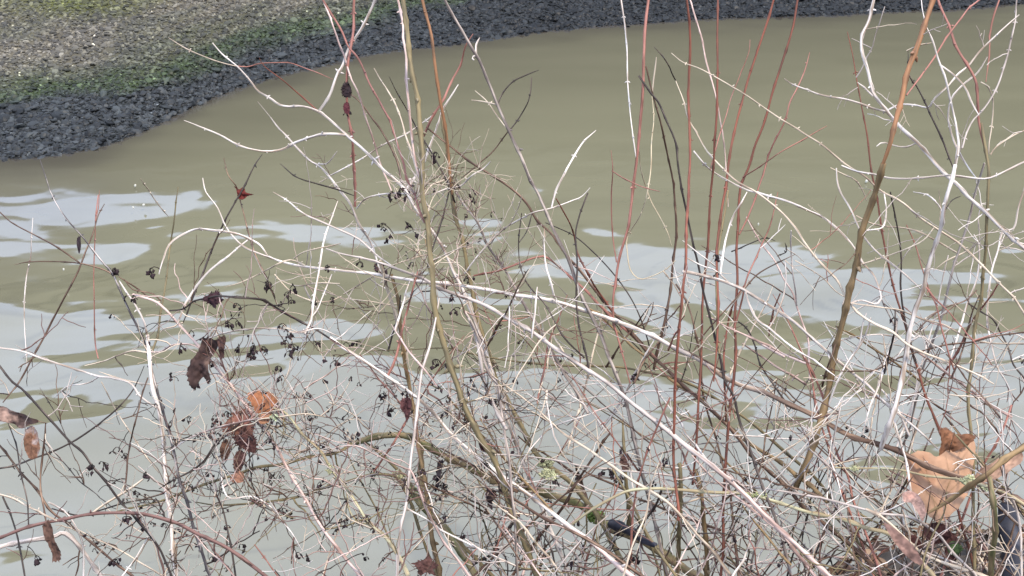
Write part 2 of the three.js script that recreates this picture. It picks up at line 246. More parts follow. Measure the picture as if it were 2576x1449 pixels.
// T: a side shoot of the stem before it
function T(kind, w0, w1, pts, buds = 0.5) {
  const s = nearest(pts[0], pts[1], 60, cur) || nearest(pts[pts.length - 2], pts[pts.length - 1], 60, cur), d = s ? s[2] : 2.3;
  const geo = trace(kind, w0, w1, d + rr(-0.08, 0.08), d + rr(-0.08, 0.08), pts, cur, cur), m = mesh('side_shoot', geo, bark, cur);
  addBuds(geo, kind, Math.min(1, buds * 1.35), 0.0021, m); return m;
}

// ===== left part =====
S('long dark stem with white peeling patches from the left shoreline down to the right', 'patchy', 4, 10, 2.35, 2.3, [100, 400, 113, 443, 125, 480, 140, 510, 170, 553, 207, 596, 233, 630, 257, 660, 283, 690, 293, 713, 317, 763, 337, 803, 350, 833, 363, 862], 0.7);
T('white', 4, 7, [300, 706, 323, 740, 343, 772, 363, 812, 371, 845]);
T('brown', 2.5, 5, [37, 666, 67, 660, 143, 658, 207, 663, 240, 671, 270, 682, 288, 694], 0.4);
T('brown', 2.5, 4.5, [0, 536, 27, 560, 83, 590, 123, 610, 160, 633, 200, 661], 0.3);
S('pale upright stem carrying the dark peeling one, left of the crumpled leaf', 'white', 10, 14, 2.3, 2.2, [370, 843, 373, 885, 383, 962, 387, 985, 400, 1026, 410, 1099, 413, 1173, 420, 1249, 430, 1316, 437, 1396, 441, 1449], 0.3);
T('pale', 3, 6, [250, 995, 293, 1010, 330, 1019, 365, 1024, 398, 1030].map((v, i) => i % 2 ? v - 60 : v), 0.6);
T('pink', 5, 4, [372, 885, 400, 887, 440, 866, 480, 866, 500, 876]);
T('pale', 4, 5, [213, 920, 260, 910, 300, 895, 333, 884, 372, 887]);
S('slim dark brown stem slanting from the left edge up past the sky reflections', 'brown', 6, 4, 2.4, 2.5, [7, 1013, 47, 960, 80, 903, 113, 846, 140, 793, 170, 733, 197, 680, 213, 636, 233, 586, 247, 540, 263, 513], 0.3);
T('rose', 3, 2, [240, 556, 247, 520, 250, 478]);
S('thin dark stem from the twisted red leaf down to the pale forked branch', 'dark', 4, 6, 2.55, 2.4, [660, 388, 640, 417, 613, 473, 597, 503, 567, 553, 533, 626, 503, 706, 480, 763, 460, 812], 0.4);
S('thin red-brown stem holding the twisted red leaf', 'brown', 3, 5, 2.5, 2.4, [563, 397, 575, 443, 597, 473, 603, 503, 617, 553, 630, 603, 643, 643, 663, 683, 680, 723, 697, 766], 0.4);
S('straight olive-brown shoot rising left of the pale arched stem', 'olive', 4, 6, 2.45, 2.35, [448, 470, 437, 560, 427, 616, 420, 683, 413, 736, 403, 790, 397, 836, 383, 882], 0.5);
T('pale', 3, 3, [354, 450, 368, 470, 380, 490, 402, 520, 424, 545], 0.9);
S('very thin pale beaded twig near the left edge', 'white', 4, 2.5, 2.6, 2.5, [83, 548, 80, 596, 77, 650, 68, 690, 62, 750, 62, 800, 65, 876, 70, 950], 0.95, 'bare_twig', 'twig');
S('very thin pink upright twig in front of the left water patches', 'rose', 3, 3.5, 2.6, 2.5, [247, 490, 240, 550, 237, 650, 237, 783, 240, 866, 247, 902], 0.4, 'bare_twig', 'twig');
S('pale gently sagging twig entering from the left edge at mid height', 'white', 5, 6, 2.3, 2.3, [0, 876, 50, 883, 117, 906, 200, 930, 250, 946, 293, 950, 333, 966, 350, 993, 383, 1019, 398, 1028], 0.4);
T('white', 4, 3, [250, 946, 215, 965, 170, 972, 135, 1002], 0.2);
S('dark straight stem crossing the lower left corner from edge to bottom', 'dark', 6, 7, 2.25, 2.2, [0, 918, 33, 960, 57, 979, 100, 1026, 133, 1063, 177, 1113, 207, 1139, 233, 1176, 267, 1213, 300, 1256, 333, 1296, 360, 1329, 383, 1353, 407, 1386, 430, 1443], 0.5);
S('dark twig rising to the right through the lower left water', 'dark', 6, 4, 2.3, 2.4, [0, 1179, 33, 1173, 83, 1156, 133, 1136, 183, 1109, 250, 1063, 300, 1023, 333, 983, 350, 950, 363, 920], 0.25);
S('dark green-brown branch rising right beneath the rust coloured leaf', 'olive', 8, 11, 2.35, 2.4, [270, 1293, 333, 1279, 400, 1263, 467, 1236, 533, 1213, 600, 1193, 650, 1176, 717, 1166, 800, 1146, 859, 1133, 912, 1112], 0.3);
S('smooth purple-brown stem arching across the bottom left corner', 'plum', 8, 11, 2.2, 2.15, [0, 1353, 67, 1329, 150, 1309, 233, 1294, 333, 1289, 383, 1296, 450, 1316, 500, 1346, 567, 1379, 617, 1413, 670, 1449], 0.15);
S('low green-brown branch joining the mossy limb from the left', 'olive', 7, 9, 2.4, 2.4, [493, 1263, 533, 1269, 600, 1268, 700, 1259, 767, 1246, 817, 1226, 859, 1216, 892, 1206, 942, 1196, 992, 1199, 1005, 1206], 0.4);
S('dark brown stem descending from the left edge below the curled brown leaf', 'brown', 6, 7, 2.3, 2.2, [0, 1123, 33, 1163, 67, 1203, 100, 1243, 133, 1289, 167, 1316, 217, 1356, 267, 1396, 317, 1438], 0.4);
S('white bending stem ending at the bottom beside the dark leaf strip', 'white', 5, 8, 2.2, 2.1, [123, 1263, 150, 1279, 173, 1299, 190, 1326, 203, 1353, 210, 1383, 211, 1449], 0.3);
S('pale tan stem slanting in from the left edge to the arching purple stem', 'pale', 6, 6, 2.25, 2.25, [0, 1243, 33, 1253, 73, 1276, 117, 1299, 150, 1312], 0.4);
S('thick pale grey broken branch poking in at the lower left edge', 'grey', 13, 9, 2.35, 2.4, [0, 1373, 33, 1364, 83, 1356, 133, 1349, 160, 1338], 0.1);
S('pale stub joining the purple arch under the dangling pods', 'pale', 5, 8, 2.3, 2.25, [228, 1294, 260, 1272, 295, 1250, 330, 1228, 360, 1205], 0.2);
S('near black stem down the lower left corner', 'black', 5, 6, 2.15, 2.1, [7, 1249, 30, 1306, 47, 1359, 63, 1443], 0.4);
S('thin dark upright twig close to the left edge above the grey branch', 'dark', 4, 4, 2.3, 2.25, [14, 1046, 20, 1063, 40, 1123, 53, 1193, 67, 1253, 72, 1326], 0.4);
S('upright brown twig with the curled leaf stuck to its tip', 'brown', 6, 5, 2.25, 2.2, [115, 1063, 107, 1136, 102, 1213, 113, 1289, 118, 1330], 0.5);
S('white twig slanting up from the bottom, left of the pale upright stem', 'white', 4, 4, 2.15, 2.2, [310, 1446, 343, 1399, 367, 1359, 385, 1335], 0.3);
S('forked white twig at the bottom left', 'white', 5, 4, 2.15, 2.2, [220, 1449, 233, 1419, 257, 1383, 275, 1362], 0.3);
S('tan twig running down right across the bottom left corner', 'pale', 4, 6, 2.25, 2.15, [175, 1320, 213, 1343, 267, 1369, 317, 1393, 360, 1419, 407, 1449], 0.4);
S('pale twig looping down left of the hanging rust leaves', 'white', 4, 5, 2.3, 2.2, [530, 1086, 547, 1129, 557, 1183, 563, 1233, 577, 1253, 633, 1249, 667, 1266, 700, 1299, 733, 1339, 760, 1385], 0.3);
S('dark stem under the rust leaves down to the bottom edge', 'dark', 5, 6, 2.2, 2.15, [543, 1239, 560, 1286, 573, 1343, 583, 1393, 592, 1449], 0.4);
S('pinkish twig curving across the rust leaf clump', 'pink', 4, 6, 2.1, 2.15, [433, 1129, 467, 1109, 510, 1089, 567, 1069, 633, 1056, 655, 1052], 0.3);
S('tan twig leaning right behind the hanging brown strips', 'pale', 4, 5, 2.2, 2.3, [432, 1285, 440, 1276, 477, 1219, 510, 1166, 550, 1113, 572, 1076], 0.4);
S('dark jointed twig from the pale upright stem up to the rust leaf', 'dark', 4, 6, 2.3, 2.3, [400, 1230, 440, 1205, 480, 1185, 512, 1160, 540, 1118], 0.9);
S('dark twig crossing left to right below the leaf clump', 'dark', 4, 5, 2.4, 2.35, [130, 1279, 200, 1297, 253, 1283, 310, 1267, 355, 1258, 415, 1240], 0.6);
S('brown leaning twig from the pods up to the sagging pale twig', 'brown', 5, 4, 2.4, 2.45, [312, 1240, 318, 1190, 325, 1120, 340, 1060, 356, 1000, 372, 950], 0.3);
S('slim tan twig slanting through the left middle water', 'pale', 3, 4, 2.5, 2.35, [255, 960, 290, 1030, 330, 1090, 365, 1145, 400, 1190], 0.5);
S('slender dark twig slanting across the water at the far left', 'dark', 2.5, 3.5, 2.6, 2.45, [80, 1030, 120, 1060, 165, 1110, 200, 1150, 245, 1185, 250, 1190].map((v, i) => i % 2 ? v + 60 : v), 0.5);
T('dark', 2.5, 2.5, [100, 975, 140, 1040, 172, 1110, 190, 1160], 0.5);

// ===== the pale forked shrub at upper centre =====
S('stout pale stem slanting from the gravel bank down into the centre tangle', 'white', 6, 13, 2.5, 2.35, [535, 108, 560, 137, 597, 168, 633, 208, 650, 230, 677, 245, 700, 262, 723, 268, 757, 268, 800, 283, 859, 327, 872, 337, 925, 383, 969, 430, 1019, 477, 1045, 520, 1089, 583, 1105, 610, 1125, 650, 1145, 696, 1165, 730], 0.7);
T('pale', 3, 3, [424, 95, 460, 117, 505, 138, 560, 158, 597, 167], 0.3);
T('rose', 3, 3, [597, 167, 625, 168, 652, 160, 690, 158, 735, 160, 770, 172, 800, 183, 838, 200], 0.3);
T('white', 8, 7, [800, 283, 827, 240, 847, 187, 859, 167, 875, 123, 909, 67, 942, 10, 952, -10], 0.5);
T('red', 3, 4.5, [652, 145, 662, 163, 713, 203, 760, 245, 800, 279], 0.2);
T('white', 4, 8, [463, 303, 495, 315, 550, 337, 600, 365, 640, 378, 675, 383, 710, 378, 740, 362, 770, 350, 810, 340, 845, 338, 872, 340], 0.9);
T('white', 5, 8, [681, 295, 700, 322, 720, 343, 745, 372, 782, 405, 800, 413, 830, 442, 855, 477, 879, 512, 899, 560, 925, 600, 945, 650, 958, 690], 0.6);
T('white', 4, 4, [800, 413, 822, 410, 848, 381], 0.2);
T('white', 4, 5, [830, 442, 858, 427, 919, 393, 959, 367, 1019, 337, 1045, 320, 1089, 290], 0.7);
T('dark', 3, 5, [705, 412, 747, 445, 800, 463, 859, 481, 890, 492], 0.3);
T('white', 4, 5, [897, 524, 920, 500, 955, 490, 1000, 487, 1040, 488].map((v, i) => v), 0.5);
T('white', 5, 7, [1153, 213, 1135, 240, 1115, 277, 1105, 310, 1085, 360, 1067, 405, 1040, 455, 1021, 477], 0.4);
S('pale arched stem curving from the left water over to the centre', 'white', 5, 7, 2.4, 2.35, [400, 690, 408, 660, 427, 612, 477, 580, 533, 580, 600, 590, 630, 603, 653, 616, 672, 642], 0.4);
S('pale stem rising from the left fork to join the arched one', 'white', 8, 5, 2.35, 2.4, [445, 815, 480, 745, 520, 690, 570, 650, 610, 615, 632, 598], 0.5);
S('longest pale diagonal branch from the left water, darkening towards the right side', 'white>brown', 5, 17, 2.45, 2.12, [510, 448, 517, 483, 547, 523, 573, 576, 610, 616, 650, 637, 700, 656, 767, 670, 859, 683, 942, 690, 1025, 700, 1092, 710, 1192, 723, 1275, 737, 1392, 757, 1475, 783, 1542, 806, 1625, 841, 1717, 887, 1800, 930, 1860, 966, 1917, 986, 1984, 1019, 2050, 1049, 2117, 1083, 2217, 1123, 2284, 1149, 2350, 1179, 2434, 1209, 2517, 1239, 2576, 1263], 0.25);
T('pale', 3, 5, [563, 723, 600, 712, 650, 690, 700, 665, 735, 655, 767, 668]);
T('white', 4, 6, [1369, 594, 1370, 650, 1372, 672, 1385, 712, 1394, 748], 0.9);
T('pale', 3, 4, [1372, 596, 1369, 575].concat([1369, 596]), 0.2);
S('slender pale twig slanting from the left water into the centre tangle', 'white', 4, 7, 2.4, 2.35, [687, 483, 723, 506, 767, 540, 817, 563, 859, 582, 905, 604, 945, 640, 985, 668], 0.6);
S('pale pink diagonal branch from the centre crossing down to the bottom right', 'grey>pink', 8, 14, 2.35, 2.1, [820, 625, 859, 637, 925, 653, 985, 670, 1025, 686, 1089, 713, 1142, 736, 1209, 763, 1275, 800, 1342, 840, 1409, 883, 1482, 930, 1525, 962, 1575, 1006, 1625, 1043, 1659, 1066, 1717, 1112, 1784, 1166, 1850, 1223, 1917, 1293, 1950, 1323, 2010, 1380, 2084, 1449], 0.2);
T('pale', 3, 6, [985, 668, 1040, 650, 1080, 638], 0.6);
T('tan', 5, 4, [1078, 640, 1072, 600, 1080, 572], 0.2);
T('yellow', 3, 3, [1058, 640, 1045, 612, 1020, 595, 990, 588], 0.6);
T('white', 4, 4.5, [1209, 763, 1228, 745, 1250, 735, 1290, 738], 0.2);
T('pale', 4, 4, [1178, 760, 1160, 775, 1162, 795, 1180, 815], 0.1);
S('pale pink stem descending from the dark twig fork to the bottom left of centre', 'pink', 7, 10, 2.3, 2.1, [333, 740, 393, 763, 450, 813, 510, 880, 567, 950, 580, 966, 633, 1036, 683, 1106, 720, 1173, 757, 1239, 800, 1319, 859, 1396, 905, 1449], 0.35);
T('brown', 4, 5, [297, 695, 345, 725, 370, 745, 395, 762], 0.3);
T('white', 5, 4, [510, 878, 528, 850, 550, 815, 555, 805], 0.3);
T('brown', 3, 4, [312, 703, 335, 730, 365, 735, 385, 740].concat([405, 758]), 0.5);
S('dark jointed twig holding the dark crumpled leaf, turning into a pale diagonal branch', 'dark', 4, 7, 2.3, 2.28, [427, 782, 458, 778, 490, 757, 547, 747, 600, 750, 660, 757, 717, 787, 770, 815, 800, 830, 859, 868], 0.4);
S('pale diagonal branch running from the centre left to the bottom edge at centre', 'white>pink', 8, 15, 2.28, 2.05, [830, 848, 859, 868, 925, 913, 999, 964, 1045, 996, 1092, 1039, 1142, 1099, 1226, 1169, 1289, 1213, 1359, 1266, 1426, 1319, 1492, 1369, 1569, 1435], 0.25);
T('white', 4, 5, [1139, 1093, 1140, 1060, 1134, 1010, 1126, 960, 1120, 920], 0.3);
T('white', 4, 5, [1296, 1208, 1319, 1153, 1352, 1109, 1392, 1073, 1459, 1049, 1502, 1036], 0.3);
T('pale', 4, 5, [1046, 1291, 1109, 1253, 1192, 1226, 1279, 1219], 0.4);
S('dark diagonal stem close under the pale one at the bottom centre', 'brown', 7, 11, 2.15, 2.05, [1226, 1230, 1246, 1233, 1309, 1266, 1376, 1306, 1459, 1349, 1526, 1386, 1612, 1449], 0.3);
S('pale twig cutting from the left middle across the pod clusters', 'pale', 4, 5, 2.4, 2.3, [560, 1085, 595, 1080, 640, 1072, 700, 1065, 770, 1058, 830, 1066].map((v, i) => i % 2 ? v - 15 : v), 0.4);
S('white sinuous twig above the pod clusters at left of centre', 'white', 4, 5, 2.35, 2.3, [527, 850, 590, 832, 645, 824, 700, 826, 750, 838, 800, 826, 860, 850], 0.4);
S('pale upright twig left of the centre tangle', 'white', 4, 7, 2.45, 2.35, [850, 505, 830, 560, 812, 620, 808, 645, 800, 700, 790, 750, 780, 810, 765, 840], 0.5);
S('thin white stem steeply leaning in the left centre', 'white', 4, 5, 2.4, 2.3, [835, 690, 815, 735, 800, 775, 785, 800, 770, 845, 752, 885], 0.4);
S('pale looping twig beside the centre left pods', 'pale', 4, 4, 2.4, 2.35, [740, 650, 760, 635, 790, 625, 830, 618, 857, 612], 0.6);
S('thin pale twig low in the centre left', 'pale', 3, 5, 2.45, 2.35, [695, 700, 740, 718, 800, 712, 855, 714], 0.4);
T('pale', 3, 5, [690, 690, 735, 735, 790, 757, 830, 757, 859, 745], 0.3);

// ===== upright stems at upper centre =====
S('tall olive stem standing at the centre of the tangle', 'olive', 11, 17, 2.3, 2.25, [1012, 0, 1020, 60, 1030, 133, 1042, 200, 1050, 280, 1058, 360, 1062, 440, 1063, 483, 1072, 540, 1076, 600, 1081, 660, 1086, 700, 1093, 766, 1105, 820, 1119, 876, 1135, 926, 1150, 968, 1169, 1023, 1192, 1066, 1212, 1109, 1232, 1140], 0.3);
S('pinkish stem close to the left of the tall olive one', 'pink', 6, 7, 2.4, 2.4, [1000, 0, 1012, 60, 1019, 117, 1024, 217, 1031, 300, 1039, 377, 1052, 430, 1060, 470], 0.4);
S('orange-brown stem right of the tall olive one, darkening downwards', 'orange', 7, 10, 2.35, 2.35, [1065, 0, 1085, 90, 1095, 167, 1105, 247, 1115, 300, 1125, 367, 1132, 440, 1137, 490], 0.3);
S('olive brown stem rising through the centre tangle to the orange shoot', 'olive', 9, 16, 2.35, 2.25, [1112, 290, 1120, 350, 1132, 440, 1139, 490, 1149, 550, 1162, 610, 1179, 670, 1192, 730, 1199, 783, 1212, 836, 1229, 883, 1249, 956, 1286, 1023, 1309, 1066, 1336, 1126, 1376, 1169, 1426, 1209, 1469, 1253, 1500, 1290], 0.3);
S('red upright stem with shrivelled black leaves near the waterline', 'rose', 7, 7, 2.45, 2.4, [889, 0, 887, 83, 876, 173, 874, 283, 886, 350, 891, 417, 894, 477, 893, 520], 0.3);
S('pink stem slanting from the top edge, left one of a crossing pair', 'pink', 5, 5, 2.5, 2.4, [813, 0, 833, 57, 853, 110, 866, 140, 879, 193, 902, 240, 922, 307, 942, 360, 959, 417, 985, 480], 0.3);
S('brownish pink stem slanting from the top edge, right one of a crossing pair', 'rose', 5, 6, 2.55, 2.45, [815, 0, 859, 77, 875, 117, 902, 150, 925, 200, 955, 253, 982, 310, 1005, 377, 1019, 437, 1045, 500, 1070, 560], 0.3);
S('pale budded shoot with its tip over the open water, left of the tall olive stem', 'pale', 4, 6, 2.45, 2.35, [941, 172, 955, 197, 975, 227, 1005, 287, 1022, 340, 1035, 377, 1052, 440], 0.8);
S('dark budded shoot just right of the pale budded one', 'dark', 3, 5, 2.35, 2.3, [979, 193, 999, 233, 1022, 273, 1045, 317, 1065, 350, 1092, 393, 1125, 457, 1145, 510], 0.4);
S('brown stem slanting between the two budded shoots', 'brown', 4, 6, 2.5, 2.4, [858, 220, 905, 257, 936, 300, 959, 330, 990, 385, 1005, 420, 1015, 480], 0.3);
S('dark grey stem with white flecks slanting from the top down the middle', 'greybrown', 7, 11, 2.3, 2.2, [1119, 0, 1145, 47, 1189, 127, 1205, 150, 1235, 217, 1252, 263, 1282, 330, 1312, 390, 1335, 453, 1352, 483, 1375, 533, 1392, 573, 1425, 643, 1449, 710, 1472, 756, 1499, 816, 1525, 876, 1552, 950, 1575, 1010], 0.3);
T('dark', 4, 3.5, [1252, 263, 1265, 235, 1290, 205, 1320, 190, 1355, 176], 0.9);
T('dark', 4, 3, [1282, 328, 1310, 290, 1330, 255, 1336, 230, 1337, 195], 0.9);
T('brown', 4, 4, [1276, 333, 1240, 380, 1210, 405, 1180, 432, 1160, 448], 0.6);
T('pale', 4, 4, [1252, 265, 1220, 257, 1186, 252], 0.3);
T('pale', 3, 3.5, [1195, 228, 1225, 255, 1250, 290, 1276, 325], 0.3);
T('white', 7, 4, [1197, 142, 1200, 110, 1206, 95], 0.2);
T('white', 5, 4, [1196, 140, 1186, 145, 1192, 152], 0.2);
S('pinkish stem leaning right from the tall olive stem to the far shoreline', 'rose', 5, 7, 2.4, 2.3, [1190, 85, 1172, 113, 1159, 160, 1135, 203, 1112, 253, 1085, 300, 1065, 343], 0.2);
S('long brown stem descending from the centre to the bottom right corner', 'brown', 5, 14, 2.35, 2.1, [1072, 320, 1119, 360, 1192, 413, 1262, 460, 1295, 484, 1325, 513, 1352, 553, 1392, 593, 1425, 643, 1459, 683, 1499, 733, 1542, 783, 1575, 820, 1615, 866, 1659, 913, 1699, 950, 1767, 1010, 1850, 1093, 1900, 1153, 1984, 1229, 2027, 1276, 2100, 1336, 2150, 1380, 2225, 1449], 0.2);
S('pale twig bending along below the bend of the tall olive stem', 'pale', 4, 5, 2.3, 2.3, [1065, 560, 1078, 520, 1062, 500, 1080, 470, 1110, 455, 1140, 440], 0.4);
S('white twig rising right out of the centre tangle', 'white', 4, 5, 2.35, 2.35, [1085, 490, 1120, 477, 1160, 468, 1190, 440, 1215, 425, 1235, 405], 0.4);
S('pale arched shoot from the centre up to a budded tip over open water', 'white', 4, 5, 2.3, 2.25, [1485, 472, 1463, 495, 1439, 505, 1392, 523, 1342, 533, 1309, 550, 1259, 583, 1225, 616, 1192, 656, 1169, 688], 0.8);
T('white', 4, 6, [1500, 328, 1469, 357, 1435, 407, 1415, 443, 1399, 482, 1388, 522], 0.9);
T('pale', 3, 4, [1313, 490, 1300, 530, 1285, 560, 1268, 578], 0.9);
S('dark slanting stem through the centre, passing behind the pale diagonals', 'greybrown', 5, 10, 2.45, 2.35, [1146, 483, 1172, 523, 1202, 563, 1235, 630, 1269, 680, 1305, 740, 1332, 786, 1359, 833, 1399, 900, 1439, 966, 1480, 1040], 0.3);
S('dark red thin stem left of the fleck stem in the middle', 'red', 3.5, 6, 2.4, 2.3, [1399, 500, 1425, 546, 1445, 593, 1452, 630, 1475, 683, 1509, 740, 1540, 783], 0.3);
S('dark slim stem dropping nearly straight through the right middle', 'dark', 4, 6, 2.3, 2.25, [1479, 486, 1459, 543, 1449, 586, 1452, 670, 1449, 750, 1455, 810, 1475, 883, 1482, 930], 0.4);
S('dark curved twig right of the centre tangle', 'dark', 3, 5, 2.4, 2.3, [1312, 536, 1305, 603, 1309, 663, 1322, 703, 1345, 735, 1375, 770, 1420, 850, 1470, 900], 0.3);
T('dark', 3, 3, [1340, 530, 1325, 580, 1306, 610], 0.3);
S('dark twig climbing steeply over the tall olive stem', 'dark', 4, 5, 2.2, 2.25, [1132, 470, 1125, 500, 1112, 550, 1092, 616, 1075, 672], 0.2);
S('thin dark arched twig with two bends right of centre', 'dark', 3, 4, 2.35, 2.3, [1372, 560, 1442, 593, 1492, 633, 1542, 686, 1575, 730, 1599, 773, 1622, 830, 1635, 875], 0.5);
S('red-brown arched stem over the pale diagonal to the right', 'rose', 5, 8, 2.25, 2.2, [1192, 693, 1252, 683, 1309, 663, 1342, 650, 1369, 646, 1399, 666, 1442, 703, 1475, 736, 1519, 776, 1559, 813, 1609, 860, 1660, 915], 0.2);
S('white stick standing up from the pink diagonal branch', 'white', 5, 6, 2.25, 2.2, [1352, 722, 1349, 766, 1340, 836, 1338, 850], 0.1);
S('grey-black stem running from the centre down to the bottom edge', 'greybrown>dark', 7, 7, 2.15, 2.1, [1169, 783, 1189, 826, 1205, 866, 1219, 910, 1235, 945, 1252, 966, 1259, 1016, 1269, 1093, 1282, 1166, 1289, 1249, 1296, 1349, 1302, 1449], 0.2);
S('bleached stick leaning through the lower centre to the bottom edge', 'grey', 8, 8, 2.2, 2.1, [1105, 750, 1095, 816, 1079, 883, 1059, 950, 1046, 1049, 1036, 1126, 1029, 1183, 1022, 1266, 1009, 1333, 1002, 1416, 1000, 1449], 0.15);
S('purple-tan stem leaning down right at the bottom centre', 'pink', 6, 9, 2.15, 2.05, [1030, 1180, 1039, 1196, 1059, 1249, 1075, 1289, 1096, 1326, 1119, 1366, 1146, 1403, 1176, 1449], 0.2);
T('pink', 4, 5, [859, 1123, 892, 1121, 942, 1143, 975, 1159, 1030, 1182], 0.5);
S('thick mossy limb sweeping from centre left to the bottom right', 'mossy', 16, 26, 2.45, 2.3, [900, 1112, 959, 1096, 1026, 1099, 1066, 1119, 1126, 1153, 1192, 1183, 1259, 1213, 1326, 1226, 1392, 1249, 1459, 1273, 1499, 1299, 1542, 1333, 1609, 1359, 1659, 1389, 1730, 1440], 0.12, 'mossy_branch', 'branch');
T('olive', 13, 8, [1062, 1235, 1058, 1195, 1062, 1150, 1066, 1122], 0.1);
T('brown', 10, 14, [1449, 1175, 1458, 1205, 1465, 1240, 1475, 1268, 1490, 1290], 0.1);
S('stout olive stem broken off at the bottom centre', 'mossy', 17, 26, 2.35, 2.2, [1036, 1233, 1059, 1273, 1092, 1299, 1126, 1343, 1159, 1393, 1196, 1449], 0.1);
S('lichen spotted stem bending down to the bottom, right of the rust leaf', 'lichen', 6, 15, 2.25, 2.1, [640, 1035, 680, 1030, 713, 1038, 763, 1093, 810, 1139, 833, 1183, 859, 1213, 892, 1259, 926, 1309, 969, 1349, 1009, 1409, 1030, 1449], 0.2);
T('lichen', 4, 5, [872, 1235, 878, 1280, 900, 1312, 925, 1318], 0.2);
S('dark green-black twig level across the centre, paling to olive on the right', 'olive', 4, 11, 2.4, 2.25, [909, 883, 1026, 880, 1126, 876, 1209, 896, 1292, 910, 1359, 916, 1459, 920, 1559, 926, 1642, 940, 1717, 958, 1800, 999, 1884, 1059, 1934, 1099, 2000, 1156, 2060, 1215], 0.3);
S('thin purple-grey branch level across the lower centre to the right', 'grey', 4, 9, 2.2, 2.1, [1209, 1146, 1259, 1143, 1326, 1148, 1392, 1159, 1492, 1176, 1559, 1183, 1626, 1189, 1717, 1199, 1784, 1213, 1884, 1223, 1950, 1233, 2017, 1246, 2117, 1266, 2217, 1289, 2310, 1308], 0.3);
S('smooth olive-grey branch bowing across the bottom right', 'lichen', 7, 15, 2.1, 2.05, [1440, 1318, 1459, 1303, 1509, 1269, 1576, 1236, 1626, 1229, 1717, 1233, 1800, 1239, 1884, 1243, 1950, 1263, 2034, 1289, 2117, 1306, 2184, 1329, 2240, 1345], 0.1);
S('tan diagonal stem parallel to the pink one at lower centre', 'pale', 7, 9, 2.25, 2.15, [1310, 1022, 1326, 1029, 1372, 1053, 1426, 1096, 1492, 1136, 1542, 1173, 1592, 1209, 1659, 1248, 1690, 1270], 0.3);
S('thin red-brown twig level at the bottom centre', 'rose', 3, 3.5, 2.15, 2.1, [1372, 1266, 1492, 1279, 1576, 1283, 1650, 1286], 0.3);
S('pale stem at the bottom centre descending right', 'pale', 6, 9, 2.15, 2.05, [1238, 1262, 1275, 1290, 1310, 1318, 1342, 1360, 1372, 1395, 1420, 1449], 0.3);
S('white stem crossing the bottom centre left', 'white', 5, 6, 2.2, 2.1, [1015, 1275, 1060, 1300, 1120, 1338, 1190, 1372, 1265, 1410, 1300, 1425], 0.3);
S('dark stem rising at the bottom centre between the limbs', 'dark', 9, 7, 2.3, 2.35, [1190, 1420, 1240, 1395, 1262, 1350, 1290, 1320, 1312, 1285], 0.3);
S('slim tan twig bending from the centre across the water gap', 'pale', 4, 4, 2.3, 2.2, [1103, 1070, 1130, 1020, 1160, 1005, 1200, 992, 1240, 985, 1310, 980].map((v, i) => i % 2 ? v : v + 35), 0.5);
T('pale', 3, 3, [1340, 981, 1390, 980, 1420, 970, 1432, 962], 0.4);
S('grey stem with dark patches right of the centre, steep', 'grey', 8, 12, 2.35, 2.3, [1180, 800, 1197, 850, 1205, 890, 1222, 960, 1237, 1000, 1258, 1050, 1275, 1080], 0.2);
S('tan stem standing behind the lower centre tangle', 'tan', 9, 15, 2.45, 2.4, [985, 690, 1000, 760, 1005, 820, 1012, 865, 1020, 920, 1030, 960], 0.2);
S('fawn stem dropping behind the pod clusters', 'pale', 8, 12, 2.5, 2.45, [955, 655, 975, 730, 998, 790, 1010, 845, 1022, 905], 0.2);
S('pale twig running from the far left of centre up to the right', 'pale', 4, 5, 2.35, 2.35, [865, 740, 905, 715, 960, 685, 985, 668], 0.5);
T('pale', 3, 4, [870, 752, 940, 760, 985, 765, 1020, 755, 1080, 720], 0.3);

// ===== right part =====
S('red stem crossing from the top edge, leftmost of the red ones at right', 'rose', 8, 7, 2.3, 2.25, [1629, 0, 1622, 67, 1615, 207, 1609, 290, 1602, 400, 1592, 483, 1579, 566, 1565, 626, 1552, 683, 1542, 743, 1545, 800, 1562, 866, 1585, 966], 0.2);
T('rose', 3, 4, [1537, 378, 1540, 430, 1538, 483, 1539, 580, 1551, 660], 0.2);
T('rose', 3, 3, [1539, 430, 1572, 450, 1620, 472, 1660, 482], 0.1);
S('white stem hanging from the top edge just left of the leftmost red stem', 'white', 6, 3, 2.45, 2.35, [1564, 0, 1572, 55, 1577, 120, 1579, 215, 1586, 290, 1594, 350, 1601, 400], 0.6);
S('pale wavering twig under the leftmost red stem', 'yellow', 3, 3.5, 2.35, 2.3, [1608, 380, 1612, 430, 1625, 470, 1640, 510, 1660, 545, 1680, 585, 1690, 620], 0.4);
S('pale twig with a long bend, dropping into a white loop right of centre', 'yellow', 3, 4, 2.3, 2.25, [1640, 240, 1644, 300, 1638, 370, 1637, 430, 1630, 480, 1612, 540, 1578, 600, 1580, 640, 1588, 682, 1610, 702, 1640, 695, 1675, 678, 1700, 655], 0.5);
S('slender dark stem with a pale top between the red ones', 'brown', 4, 8, 2.25, 2.2, [1625, 167, 1642, 233, 1665, 317, 1682, 400, 1695, 487, 1699, 550, 1695, 650, 1686, 730, 1672, 810, 1655, 880, 1645, 930], 0.3);
T('pale', 5, 4, [1641, 232, 1646, 190, 1651, 143], 0.2);
S('tall red stem from the top edge, second of the red ones', 'red', 6, 8, 2.25, 2.2, [1725, 0, 1734, 83, 1734, 200, 1734, 300, 1735, 400, 1732, 483, 1727, 550, 1724, 616, 1717, 750, 1708, 830, 1699, 950, 1695, 999, 1694, 1133, 1702, 1233, 1706, 1310], 0.3);
